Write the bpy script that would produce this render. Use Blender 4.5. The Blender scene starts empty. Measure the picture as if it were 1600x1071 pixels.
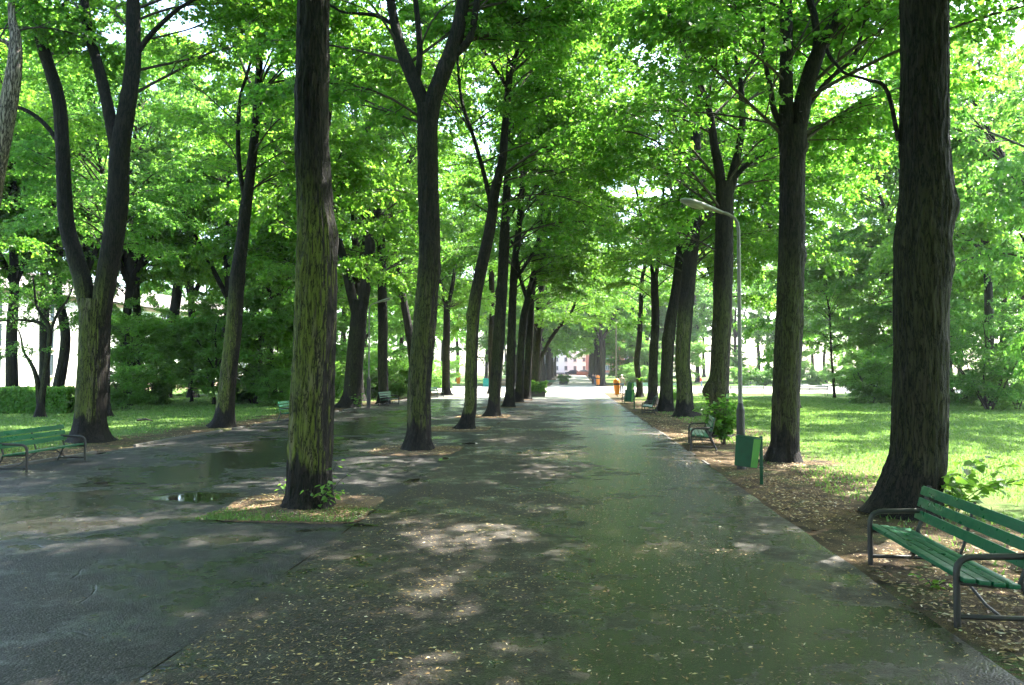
import bpy, bmesh, math, random
import numpy as np
from mathutils import Vector, Matrix

C = bpy.context.scene
COL = C.collection
random.seed(7)

# ------------------------------------------------------------------ camera, light, exposure
CAM_H = 2.0
FPX = 1220.0
cam_d = bpy.data.cameras.new("camera")
cam = bpy.data.objects.new("camera", cam_d)
COL.objects.link(cam)
cam_d.sensor_width = 36.0
cam_d.lens = FPX / 1600.0 * 36.0
cam_d.clip_end = 3000
cam_d.clip_start = 0.05
cam.location = (0, 0, CAM_H)
PITCH = math.atan((581 - 535.5) / FPX)
YAW = math.atan((893 - 800) / FPX)
cam.rotation_euler = (math.radians(90) + PITCH, 0, YAW)
C.camera = cam

SUN_EL = math.radians(55)
SUN_AZ = math.radians(44)          # clockwise from +Y (the way the path runs)
w = bpy.data.worlds.new("World")
C.world = w
w.use_nodes = True
wn = w.node_tree.nodes
bg = wn["Background"]
sky = wn.new("ShaderNodeTexSky")
sky.sky_type = 'NISHITA'
sky.sun_disc = False
sky.sun_elevation = SUN_EL
sky.sun_rotation = SUN_AZ
sky.air_density = 1.0
sky.dust_density = 2.0
w.node_tree.links.new(sky.outputs[0], bg.inputs[0])
bg.inputs[1].default_value = 0.15
sun_d = bpy.data.lights.new("sun", 'SUN')
sun_d.energy = 4.6
sun_d.angle = math.radians(0.53)
sun_d.color = (1.0, 0.95, 0.86)
sun = bpy.data.objects.new("sun", sun_d)
COL.objects.link(sun)
sv = Vector((math.sin(SUN_AZ) * math.cos(SUN_EL), math.cos(SUN_AZ) * math.cos(SUN_EL), math.sin(SUN_EL)))
sun.rotation_euler = sv.to_track_quat('Z', 'Y').to_euler()
C.view_settings.view_transform = 'Standard'
C.view_settings.look = 'None'
C.view_settings.exposure = 2.85
C.view_settings.gamma = 1.0
C.render.engine = 'CYCLES'
cy = C.cycles
cy.max_bounces = 10
cy.diffuse_bounces = 6
cy.glossy_bounces = 3
cy.transmission_bounces = 6
cy.transparent_max_bounces = 8
cy.volume_bounces = 0
cy.caustics_reflective = False
cy.caustics_refractive = False
cy.sample_clamp_indirect = 6.0
cy.use_adaptive_sampling = True
cy.adaptive_threshold = 0.02
cy.use_denoising = True
try:
    cy.denoiser = 'OPENIMAGEDENOISE'
    cy.denoising_input_passes = 'RGB_ALBEDO_NORMAL'
except Exception:
    pass

# ------------------------------------------------------------------ pixel <-> world helpers
R3 = cam.rotation_euler.to_matrix()
FWD = R3 @ Vector((0, 0, -1))


def ray(px, py):
    return R3 @ Vector(((px - 800) / FPX, (535.5 - py) / FPX, -1))


def gz(y):
    t = min(1.0, max(0.0, (y - 105) / 95.0))
    return 1.0 * t * t * (3 - 2 * t)


def G(px, py, z=0.0):
    r = ray(px, py)
    t = (z - CAM_H) / r.z
    return Vector((r.x * t, r.y * t, z))


def P(px, py, Y):
    r = ray(px, py)
    t = Y / r.y
    return Vector((r.x * t, Y, CAM_H + r.z * t))


def GY(px, Y):
    r = ray(px, 581)
    return Vector((r.x / r.y * Y, Y, gz(Y)))


def depth(p):
    return (Vector(p) - Vector((0, 0, CAM_H))).dot(FWD)


# ------------------------------------------------------------------ materials
def mat(name):
    m = bpy.data.materials.new(name)
    m.use_nodes = True
    nt = m.node_tree
    nt.nodes.clear()
    out = nt.nodes.new("ShaderNodeOutputMaterial")
    return m, nt, out


def nd(nt, typ, props=None, **inp):
    n = nt.nodes.new(typ)
    for k, v in (props or {}).items():
        setattr(n, k, v)
    for k, v in inp.items():
        key = k.replace("_", " ")
        sock = n.inputs[int(k[1:])] if (k[0] == "i" and k[1:].isdigit()) else n.inputs[key]
        if isinstance(v, bpy.types.NodeSocket):
            nt.links.new(v, sock)
        else:
            sock.default_value = v
    return n


def math_n(nt, op, a, b=None, clamp=False):
    n = nd(nt, "ShaderNodeMath", {"operation": op, "use_clamp": clamp}, i0=a)
    if b is not None:
        if isinstance(b, bpy.types.NodeSocket):
            nt.links.new(b, n.inputs[1])
        else:
            n.inputs[1].default_value = b
    return n.outputs[0]


def ramp(nt, fac, stops):
    n = nd(nt, "ShaderNodeValToRGB", None, Fac=fac)
    cr = n.color_ramp
    while len(cr.elements) < len(stops):
        cr.elements.new(0.5)
    for e, (p, c) in zip(cr.elements, stops):
        e.position = p
        e.color = (c[0], c[1], c[2], 1) if len(c) == 3 else c
    return n.outputs[0]


def mapr(nt, v, a, b, c=0.0, d=1.0, smooth=True):
    n = nd(nt, "ShaderNodeMapRange", {"interpolation_type": 'SMOOTHSTEP' if smooth else 'LINEAR'})
    if isinstance(v, bpy.types.NodeSocket):
        nt.links.new(v, n.inputs[0])
    n.inputs[1].default_value, n.inputs[2].default_value = a, b
    n.inputs[3].default_value, n.inputs[4].default_value = c, d
    return n.outputs[0]


def mixc(nt, fac, a, b):
    n = nd(nt, "ShaderNodeMix", {"data_type": 'RGBA'})
    for s, v in ((0, fac), (6, a), (7, b)):
        if isinstance(v, bpy.types.NodeSocket):
            nt.links.new(v, n.inputs[s])
        else:
            n.inputs[s].default_value = v if s == 0 else (v[0], v[1], v[2], 1)
    return n.outputs[2]


def noise(nt, vec, scale, detail=3, rough=0.55, dist=0.0):
    n = nd(nt, "ShaderNodeTexNoise", None, Scale=scale, Detail=detail, Roughness=rough, Distortion=dist)
    if vec is not None:
        nt.links.new(vec, n.inputs["Vector"])
    return n.outputs[0]


def geo_pos(nt):
    return nd(nt, "ShaderNodeNewGeometry")


def scaled(nt, vec, s):
    n = nd(nt, "ShaderNodeMapping")
    nt.links.new(vec, n.inputs[0])
    n.inputs[3].default_value = s
    return n.outputs[0]


def principled(nt, out, **inp):
    b = nd(nt, "ShaderNodeBsdfPrincipled", None, **inp)
    nt.links.new(b.outputs[0], out.inputs[0])
    return b


def bump(nt, h, strength=0.5, dist=0.02):
    return nd(nt, "ShaderNodeBump", None, Strength=strength, Distance=dist, Height=h).outputs[0]


def simple(name, col, rough=0.6, metal=0.0, var=0.12, scale=14, spec=0.5, bumpy=0.0):
    m, nt, out = mat(name)
    tc = nd(nt, "ShaderNodeTexCoord").outputs["Object"]
    n = noise(nt, tc, scale, 4)
    c = mixc(nt, n, [x * (1 - var * 1.6) for x in col], [min(1, x * (1 + var * 1.6)) for x in col])
    b = principled(nt, out, Base_Color=c, Metallic=metal)
    b.inputs["Specular IOR Level"].default_value = spec
    nt.links.new(mapr(nt, n, 0.3, 0.7, max(0.05, rough - .12), min(1, rough + .12)), b.inputs["Roughness"])
    if bumpy:
        nt.links.new(bump(nt, noise(nt, tc, scale * 4, 4), bumpy, 0.01), b.inputs["Normal"])
    return m


def make_leaf(name, dark, light, tdark, tlight, tfac=0.5, rough=0.42):
    m, nt, out = mat(name)
    g = geo_pos(nt)
    oi = nd(nt, "ShaderNodeObjectInfo")
    r = math_n(nt, 'ADD', math_n(nt, 'MULTIPLY', g.outputs["Random Per Island"], 0.65),
               math_n(nt, 'MULTIPLY', oi.outputs["Random"], 0.35))
    c = mixc(nt, r, dark, light)
    t = mixc(nt, r, tdark, tlight)
    b = nd(nt, "ShaderNodeBsdfPrincipled", None, Base_Color=c, Roughness=rough)
    b.inputs["Specular IOR Level"].default_value = 0.45
    tr = nd(nt, "ShaderNodeBsdfTranslucent", None, Color=t)
    mx = nd(nt, "ShaderNodeMixShader", None, i0=tfac, i1=b.outputs[0], i2=tr.outputs[0])
    nt.links.new(mx.outputs[0], out.inputs[0])
    return m


LEAF = make_leaf("lime_leaf", (0.032, 0.090, 0.014), (0.080, 0.175, 0.024), (0.13, 0.45, 0.035), (0.40, 0.72, 0.07))
LEAF_DEEP = make_leaf("deep_leaf", (0.034, 0.100, 0.024), (0.080, 0.175, 0.035), (0.17, 0.50, 0.06), (0.38, 0.70, 0.10))
LEAF_SHRUB = make_leaf("shrub_leaf", (0.055, 0.145, 0.028), (0.12, 0.245, 0.05), (0.22, 0.56, 0.06), (0.38, 0.68, 0.08))
LEAF_YOUNG = make_leaf("young_leaf", (0.05, 0.15, 0.025), (0.10, 0.24, 0.035), (0.18, 0.45, 0.04), (0.32, 0.58, 0.06))
GRASS = make_leaf("grass_blade", (0.060, 0.13, 0.026), (0.13, 0.23, 0.055), (0.16, 0.36, 0.05), (0.32, 0.50, 0.10), 0.4, 0.5)


def make_bark(name, c0, c1, moss_amt):
    m, nt, out = mat(name)
    tc = nd(nt, "ShaderNodeTexCoord").outputs["Object"]
    g = geo_pos(nt)
    oi = nd(nt, "ShaderNodeSeparateColor", None, Color=nd(nt, "ShaderNodeObjectInfo").outputs["Color"]).outputs[0]
    st = scaled(nt, tc, (1, 1, 0.13))
    n1 = noise(nt, st, 21, 5, 0.62, 0.5)
    n2 = noise(nt, scaled(nt, tc, (1, 1, 0.35)), 70, 4, 0.6)
    ridge = math_n(nt, 'ABSOLUTE', math_n(nt, 'SUBTRACT', n1, 0.5))
    ridge = mapr(nt, ridge, 0.008, 0.10)
    h = math_n(nt, 'ADD', math_n(nt, 'MULTIPLY', ridge, 0.8), math_n(nt, 'MULTIPLY', n2, 0.5))
    base = mixc(nt, ridge, [x * 0.12 for x in c0], c1)
    base = mixc(nt, mapr(nt, n2, 0.45, 0.75, 0, .6), base, c0)
    # green algae on the damp side
    sep = nd(nt, "ShaderNodeSeparateXYZ", None, Vector=tc).outputs
    dotn = nd(nt, "ShaderNodeVectorMath", {"operation": 'DOT_PRODUCT'}, i0=g.outputs["True Normal"])
    dotn.inputs[1].default_value = (-0.42, -0.90, 0)
    side = mapr(nt, dotn.outputs["Value"], 0.15, 0.80)
    big = noise(nt, scaled(nt, tc, (1, 1, 0.22)), 3.2, 4, 0.6)
    zed = math_n(nt, 'ADD', sep[2], math_n(nt, 'MULTIPLY', math_n(nt, 'SUBTRACT', big, 0.5), 1.3))
    band = math_n(nt, 'MULTIPLY', mapr(nt, zed, 0.62, 0.85), mapr(nt, zed, 3.0, 5.6, 1, 0))
    msk = math_n(nt, 'MULTIPLY', math_n(nt, 'MULTIPLY', side, band), mapr(nt, big, 0.28, 0.5))
    msk = math_n(nt, 'MULTIPLY', msk, mapr(nt, n2, 0.28, 0.5, 0.55, 1))
    msk = math_n(nt, 'MULTIPLY', msk, moss_amt, True)
    msk = math_n(nt, 'MULTIPLY', math_n(nt, 'MULTIPLY', msk, oi), mapr(nt, ridge, 0, 0.25, 0.12, 1))
    pale = mapr(nt, noise(nt, scaled(nt, tc, (1, 1, 0.15)), 7, 4, 0.6), 0.52, 0.66, 0, 0.8)
    alga = mixc(nt, n2, (0.075, 0.100, 0.010), (0.20, 0.235, 0.045))
    col = mixc(nt, msk, base, mixc(nt, pale, alga, (0.21, 0.19, 0.105)))
    b = principled(nt, out, Base_Color=col, Roughness=0.82)
    b.inputs["Specular IOR Level"].default_value = 0.3
    nt.links.new(bump(nt, h, 0.9, 0.03), b.inputs["Normal"])
    return m


BARK = make_bark("lime_bark", (0.012, 0.0095, 0.007), (0.025, 0.0195, 0.0145), 1.6)
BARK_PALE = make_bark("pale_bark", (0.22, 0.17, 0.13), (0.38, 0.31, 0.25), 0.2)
TWIG = simple("twig_bark", (0.045, 0.036, 0.026), 0.85, var=0.2)


def make_ground():
    m, nt, out = mat("park_ground")
    g = geo_pos(nt).outputs["Position"]
    sep = nd(nt, "ShaderNodeSeparateXYZ", None, Vector=g).outputs
    nb = noise(nt, g, 0.55, 5, 0.6)
    nm = noise(nt, g, 3.2, 5, 0.65)
    nf = noise(nt, g, 22, 4, 0.65)
    nff = noise(nt, g, 90, 3, 0.6)
    x = math_n(nt, 'ADD', sep[0], math_n(nt, 'MULTIPLY', math_n(nt, 'SUBTRACT', nb, 0.5), 5.5))
    x = math_n(nt, 'ADD', x, math_n(nt, 'MULTIPLY', math_n(nt, 'SUBTRACT', nm, 0.5), 1.8))
    mr = mapr(nt, x, 5.0, 6.6, 1, 0)
    ml = mapr(nt, x, -14.4, -13.2, 0, 1)
    dirt = math_n(nt, 'MINIMUM', mr, ml)
    grass = mixc(nt, nm, (0.085, 0.165, 0.036), (0.165, 0.255, 0.062))
    grass = mixc(nt, mapr(nt, nf, 0.35, 0.7), grass, (0.065, 0.115, 0.026))
    soil = mixc(nt, mapr(nt, nm, 0.35, 0.65), (0.042, 0.030, 0.021), (0.095, 0.066, 0.042))
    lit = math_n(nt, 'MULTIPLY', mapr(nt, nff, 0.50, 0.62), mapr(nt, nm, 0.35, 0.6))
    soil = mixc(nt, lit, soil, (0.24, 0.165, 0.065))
    soil = mixc(nt, math_n(nt, 'MULTIPLY', mapr(nt, nb, 0.52, 0.62), mapr(nt, nf, 0.4, 0.6)), soil, (0.07, 0.11, 0.03))
    c = mixc(nt, dirt, grass, soil)
    b = principled(nt, out, Base_Color=c, Roughness=0.95)
    b.inputs["Specular IOR Level"].default_value = 0.15
    nt.links.new(bump(nt, math_n(nt, 'ADD', nf, nff), 0.8, 0.03), b.inputs["Normal"])
    return m


def make_asphalt(name, c0, c1, tint, tint_amt, r0, r1, sheen_x):
    m, nt, out = mat(name)
    g = geo_pos(nt).outputs["Position"]
    sep = nd(nt, "ShaderNodeSeparateXYZ", None, Vector=g).outputs
    nb = noise(nt, g, 0.35, 5, 0.6)
    nm = noise(nt, g, 1.6, 5, 0.62)
    ng = noise(nt, g, 14, 5, 0.75)
    stones = nd(nt, "ShaderNodeTexVoronoi", None, Scale=60.0)
    nt.links.new(g, stones.inputs["Vector"])
    vf = stones.outputs["Distance"]
    vc = nd(nt, "ShaderNodeSeparateColor", None, Color=stones.outputs["Color"]).outputs[0]
    nf = noise(nt, g, 130, 3, 0.7)
    col = mixc(nt, mapr(nt, vc, 0.1, 0.9), c0, c1)
    col = mixc(nt, mapr(nt, ng, 0.52, 0.72), col, [x * 1.9 for x in c1])
    col = mixc(nt, mapr(nt, ng, 0.46, 0.30), col, [x * 0.45 for x in c0])
    col = mixc(nt, mapr(nt, math_n(nt, 'MULTIPLY', vc, nf), 0.45, 0.56), col, [min(1, x * 4.2) for x in c1])
    col = mixc(nt, math_n(nt, 'MULTIPLY', mapr(nt, nb, 0.40, 0.62), tint_amt), col, tint)
    # thin film of rain water lying along the middle of the lane
    dx = math_n(nt, 'SUBTRACT', sep[0], sheen_x)
    lane = math_n(nt, 'MULTIPLY', mapr(nt, math_n(nt, 'ABSOLUTE', dx), 0.3, 2.4, 1, 0), 0.13)
    w0 = math_n(nt, 'ADD', math_n(nt, 'MULTIPLY', nb, 0.55), math_n(nt, 'MULTIPLY', nm, 0.45))
    wet = mapr(nt, math_n(nt, 'ADD', w0, lane), 0.45, 0.64)
    # worn cracks
    cv = nd(nt, "ShaderNodeTexVoronoi", {"feature": 'DISTANCE_TO_EDGE'}, Scale=0.42)
    wob = nd(nt, "ShaderNodeVectorMath", {"operation": 'ADD'}, i0=g)
    nt.links.new(nd(nt, "ShaderNodeTexNoise", None, Vector=g, Scale=1.3, Detail=5.0).outputs["Color"], wob.inputs[1])
    nt.links.new(wob.outputs[0], cv.inputs["Vector"])
    crack = math_n(nt, 'MULTIPLY', mapr(nt, cv.outputs["Distance"], 0.012, 0.002), mapr(nt, nm, 0.47, 0.56))
    col = mixc(nt, crack, col, (0.006, 0.006, 0.005))
    dark = mixc(nt, wet, (1, 1, 1), (0.60, 0.60, 0.58))
    cm = nd(nt, "ShaderNodeMix", {"data_type": 'RGBA', "blend_type": 'MULTIPLY'})
    cm.inputs[0].default_value = 1.0
    nt.links.new(col, cm.inputs[6])
    nt.links.new(dark, cm.inputs[7])
    b = principled(nt, out, Base_Color=cm.outputs[2])
    rg = mapr(nt, wet, 0, 1, r1, r0)
    nt.links.new(math_n(nt, 'ADD', rg, math_n(nt, 'MULTIPLY', math_n(nt, 'SUBTRACT', ng, 0.5), 0.25), True), b.inputs["Roughness"])
    nt.links.new(mapr(nt, wet, 0, 1, 0.28, 0.75), b.inputs["Specular IOR Level"])
    hh = math_n(nt, 'ADD', math_n(nt, 'MULTIPLY', vf, -0.9), math_n(nt, 'MULTIPLY', nf, 0.3))
    hh = math_n(nt, 'ADD', hh, math_n(nt, 'MULTIPLY', ng, 1.6))
    hh = math_n(nt, 'SUBTRACT', hh, math_n(nt, 'MULTIPLY', crack, 2.0))
    bn = nd(nt, "ShaderNodeBump", None, Distance=0.012, Height=hh)
    nt.links.new(mapr(nt, wet, 0, 1, 0.8, 0.28), bn.inputs["Strength"])
    nt.links.new(bn.outputs[0], b.inputs["Normal"])
    return m


GROUND = make_ground()
ASPHALT = make_asphalt("damp_asphalt", (0.020, 0.016, 0.012), (0.042, 0.034, 0.026), (0.040, 0.034, 0.020), 0.4, 0.17, 0.60, 1.3)
ASPHALT_B = make_asphalt("smooth_asphalt", (0.019, 0.0165, 0.0155), (0.040, 0.036, 0.034), (0.030, 0.027, 0.020), 0.4, 0.18, 0.62, -7.5)


def make_gravel_and_glare():
    m, nt, out = mat("pale_gravel_and_glare")
    g = geo_pos(nt).outputs["Position"]
    n = noise(nt, g, 1.2, 6, 0.65)
    n2 = noise(nt, g, 40, 4, 0.7)
    c = mixc(nt, n, (0.36, 0.33, 0.28), (0.50, 0.47, 0.41))
    c = mixc(nt, mapr(nt, n2, 0.4, 0.75), c, (0.30, 0.28, 0.24))
    b = principled(nt, out, Base_Color=c, Roughness=0.9)
    nt.links.new(bump(nt, n2, 0.4, 0.01), b.inputs["Normal"])
    return m


GRAVEL_AND_GLARE = make_gravel_and_glare()  # real gravel, and also the painted sun glare on the asphalt before the plaza


def make_water():
    m, nt, out = mat("puddle_water")
    g = geo_pos(nt).outputs["Position"]
    n = noise(nt, g, 6, 2)
    n2 = noise(nt, g, 9, 5, 0.7)
    rim = nd(nt, "ShaderNodeAttribute", {"attribute_name": "rim"}).outputs["Fac"]
    e = mapr(nt, math_n(nt, 'ADD', rim, math_n(nt, 'MULTIPLY', math_n(nt, 'SUBTRACT', n2, 0.5), 0.7)), 0.55, 0.98)
    c = mixc(nt, e, (0.014, 0.014, 0.010), (0.024, 0.023, 0.018))
    b = principled(nt, out, Base_Color=c)
    nt.links.new(mapr(nt, e, 0, 1, 0.03, 0.40), b.inputs["Roughness"])
    nt.links.new(mapr(nt, e, 0, 1, 0.55, 0.35), b.inputs["Specular IOR Level"])
    nt.links.new(bump(nt, math_n(nt, 'ADD', math_n(nt, 'MULTIPLY', n, 0.04), math_n(nt, 'MULTIPLY', e, noise(nt, g, 40, 4))), 0.4, 0.008), b.inputs["Normal"])
    return m


WATER = make_water()


def make_litter():
    m, nt, out = mat("leaf_litter")
    g = geo_pos(nt)
    c = ramp(nt, g.outputs["Random Per Island"], [(0, (0.10, 0.052, 0.022)), (0.3, (0.26, 0.16, 0.06)), (0.6, (0.44, 0.30, 0.11)),
                                                  (0.85, (0.58, 0.45, 0.22)), (0.95, (0.70, 0.62, 0.46)), (1.0, (0.20, 0.30, 0.06))])
    principled(nt, out, Base_Color=c, Roughness=0.7)
    return m


LITTER = make_litter()


def make_bench_green(name, c0, c1):
    m, nt, out = mat(name)
    tc = nd(nt, "ShaderNodeTexCoord").outputs["Object"]
    n = noise(nt, scaled(nt, tc, (0.5, 6, 6)), 9, 5, 0.65)
    n2 = noise(nt, tc, 55, 3)
    n3 = noise(nt, tc, 7, 4)
    c = mixc(nt, n, c0, c1)
    c = mixc(nt, mapr(nt, n2, 0.62, 0.72), c, (0.02, 0.03, 0.018))
    c = mixc(nt, mapr(nt, noise(nt, scaled(nt, tc, (0.3, 5, 5)), 30, 4, 0.7), 0.60, 0.72), c, (0.05, 0.07, 0.045))
    c = mixc(nt, mapr(nt, math_n(nt, 'MULTIPLY', n3, n2), 0.36, 0.46), c, (0.14, 0.16, 0.11))
    b = principled(nt, out, Base_Color=c)
    nt.links.new(mapr(nt, n3, 0.3, 0.7, 0.25, 0.5), b.inputs["Roughness"])
    nt.links.new(bump(nt, n, 0.25, 0.005), b.inputs["Normal"])
    return m


BENCH_GREEN = make_bench_green("green_painted_wood", (0.006, 0.085, 0.037), (0.014, 0.140, 0.062))
BENCH_PALE = make_bench_green("pale_green_wood", (0.04, 0.16, 0.10), (0.09, 0.26, 0.17))  # paler, bluer green for the lawn benches
IRON = simple("dark_iron_pipe", (0.030, 0.028, 0.026), 0.45, 0.0, 0.3, 25, bumpy=0.2)
BIN_GREEN = simple("bin_green", (0.008, 0.085, 0.036), 0.45, 0, 0.3, 10, bumpy=0.15)
BIN_LIGHT = simple("bin_light_green", (0.075, 0.26, 0.04), 0.5, 0, 0.12, 12)
POLE_GREY = simple("weathered_grey_metal", (0.20, 0.19, 0.165), 0.6, 0.2, 0.25, 9, bumpy=0.2)
POLE_DARK = simple("dark_lamp_base", (0.035, 0.030, 0.027), 0.6, 0, 0.3, 9, bumpy=0.3)
LAMP_GREY = simple("lamp_housing_grey", (0.30, 0.30, 0.27), 0.5, 0.1, 0.2, 8)
LAMP_GLASS = simple("lamp_cover", (0.42, 0.42, 0.36), 0.25, 0, 0.1, 8)
STONE = simple("kerb_stone", (0.13, 0.12, 0.105), 0.85, 0, 0.35, 6, bumpy=0.4)
PLASTER = simple("white_plaster", (0.78, 0.77, 0.75), 0.85, 0, 0.04, 1.2, bumpy=0.1)
RED_WALL = simple("red_render", (0.55, 0.17, 0.11), 0.85, 0, 0.12, 2)
BRICK = simple("dull_red_brick", (0.24, 0.085, 0.065), 0.9, 0, 0.2, 20, bumpy=0.3)
ROOF = simple("roof_tile", (0.20, 0.17, 0.15), 0.8, 0, 0.2, 10)
GLASS = simple("window_glass", (0.05, 0.07, 0.09), 0.12, 0, 0.2, 2)
FRAME_W = simple("window_frame_white", (0.65, 0.65, 0.63), 0.5)
FRAME_P = simple("pink_stone", (0.50, 0.33, 0.28), 0.85)
ORANGE = simple("orange_plastic", (0.75, 0.22, 0.015), 0.4, 0, 0.08)
TURQ = simple("turquoise_plastic", (0.02, 0.35, 0.26), 0.45, 0, 0.1)
CAR_DARK = simple("dark_car_paint", (0.018, 0.022, 0.035), 0.2, 0.2, 0.05)
CAR_SILVER = simple("silver_car_paint", (0.45, 0.46, 0.47), 0.25, 0.3, 0.05)
CAR_RED = simple("red_car_paint", (0.42, 0.03, 0.025), 0.25, 0.1, 0.05)
RUBBER = simple("tyre_rubber", (0.02, 0.02, 0.02), 0.8)
CHROME = simple("wheel_rim", (0.4, 0.4, 0.42), 0.35, 0.8)
LENS = simple("lamp_lens", (0.7, 0.7, 0.65), 0.15)
SKIN = simple("skin", (0.50, 0.31, 0.22), 0.55, 0, 0.06)
HAIR_W = simple("white_hair", (0.68, 0.66, 0.62), 0.7)
HAIR_D = simple("dark_hair", (0.04, 0.028, 0.02), 0.6)
COAT_BEIGE = simple("beige_cloth", (0.30, 0.27, 0.19), 0.9, 0, 0.1)
COAT_BLUE = simple("navy_cloth", (0.04, 0.06, 0.16), 0.9, 0, 0.1)
COAT_RED = simple("red_cloth", (0.55, 0.07, 0.035), 0.9, 0, 0.1)
COAT_DARK = simple("dark_cloth", (0.03, 0.035, 0.045), 0.9, 0, 0.1)
JEANS = simple("jeans_cloth", (0.13, 0.19, 0.28), 0.9, 0, 0.12)
SHOE = simple("shoe_leather", (0.03, 0.025, 0.02), 0.5)
FLOWER = simple("white_petals", (0.75, 0.75, 0.70), 0.7)
CONCRETE = simple("planter_concrete", (0.10, 0.09, 0.08), 0.9, 0, 0.25, 6, bumpy=0.3)


# ------------------------------------------------------------------ object helpers
def thing(name, label, cat, loc=(0, 0, 0), rotz=0.0, group=None):
    o = bpy.data.objects.new(name, None)
    o.empty_display_size = 0.2
    COL.objects.link(o)
    o.location = loc
    o.rotation_euler = (0, 0, rotz)
    o["label"] = label
    o["category"] = cat
    if group:
        o["group"] = group
    return o


def np_mesh(name, V, faces, mats, mi=None, smooth=True):
    """faces: list of (k,n) int arrays (n = 3 or 4); mi: matching list of material indices"""
    me = bpy.data.meshes.new(name)
    V = np.ascontiguousarray(V, dtype=np.float32)
    me.vertices.add(len(V))
    me.vertices.foreach_set("co", V.ravel())
    loops, starts, tots, idx = [], [], [], []
    pos = 0
    for k, F in enumerate(faces):
        F = np.asarray(F, dtype=np.int32)
        if len(F) == 0:
            continue
        n = F.shape[1]
        loops.append(F.ravel())
        starts.append(pos + np.arange(len(F)) * n)
        tots.append(np.full(len(F), n))
        idx.append(np.full(len(F), mi[k] if mi else 0))
        pos += F.size
    L = np.concatenate(loops).astype(np.int32)
    me.loops.add(len(L))
    me.loops.foreach_set("vertex_index", L)
    S = np.concatenate(starts).astype(np.int32)
    me.polygons.add(len(S))
    me.polygons.foreach_set("loop_start", S)
    me.polygons.foreach_set("loop_total", np.concatenate(tots).astype(np.int32))
    me.polygons.foreach_set("material_index", np.concatenate(idx).astype(np.int32))
    me.polygons.foreach_set("use_smooth", np.full(len(S), smooth))
    for m in mats:
        me.materials.append(m)
    me.update(calc_edges=True)
    me.validate()
    return me


def link(name, me, parent=None, loc=None, rotz=None, scale=None):
    o = bpy.data.objects.new(name, me)
    COL.objects.link(o)
    if parent is not None:
        o.parent = parent
    if loc is not None:
        o.location = loc
    if rotz is not None:
        o.rotation_euler = (0, 0, rotz)
    if scale is not None:
        o.scale = scale
    return o


def structure(name, me):
    o = link(name, me)
    o["kind"] = "structure"
    return o


def dup(root, loc, rotz, label=None, group=None, scale=None):
    r = root.copy()
    COL.objects.link(r)
    r.location = loc
    r.rotation_euler = (0, 0, rotz)
    if scale is not None:
        r.scale = scale
    if label:
        r["label"] = label
    if group:
        r["group"] = group
    for ch in list(root.children):
        c = ch.copy()
        COL.objects.link(c)
        c.parent = r
        for g in list(ch.children):
            d = g.copy()
            COL.objects.link(d)
            d.parent = c
    return r


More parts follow.
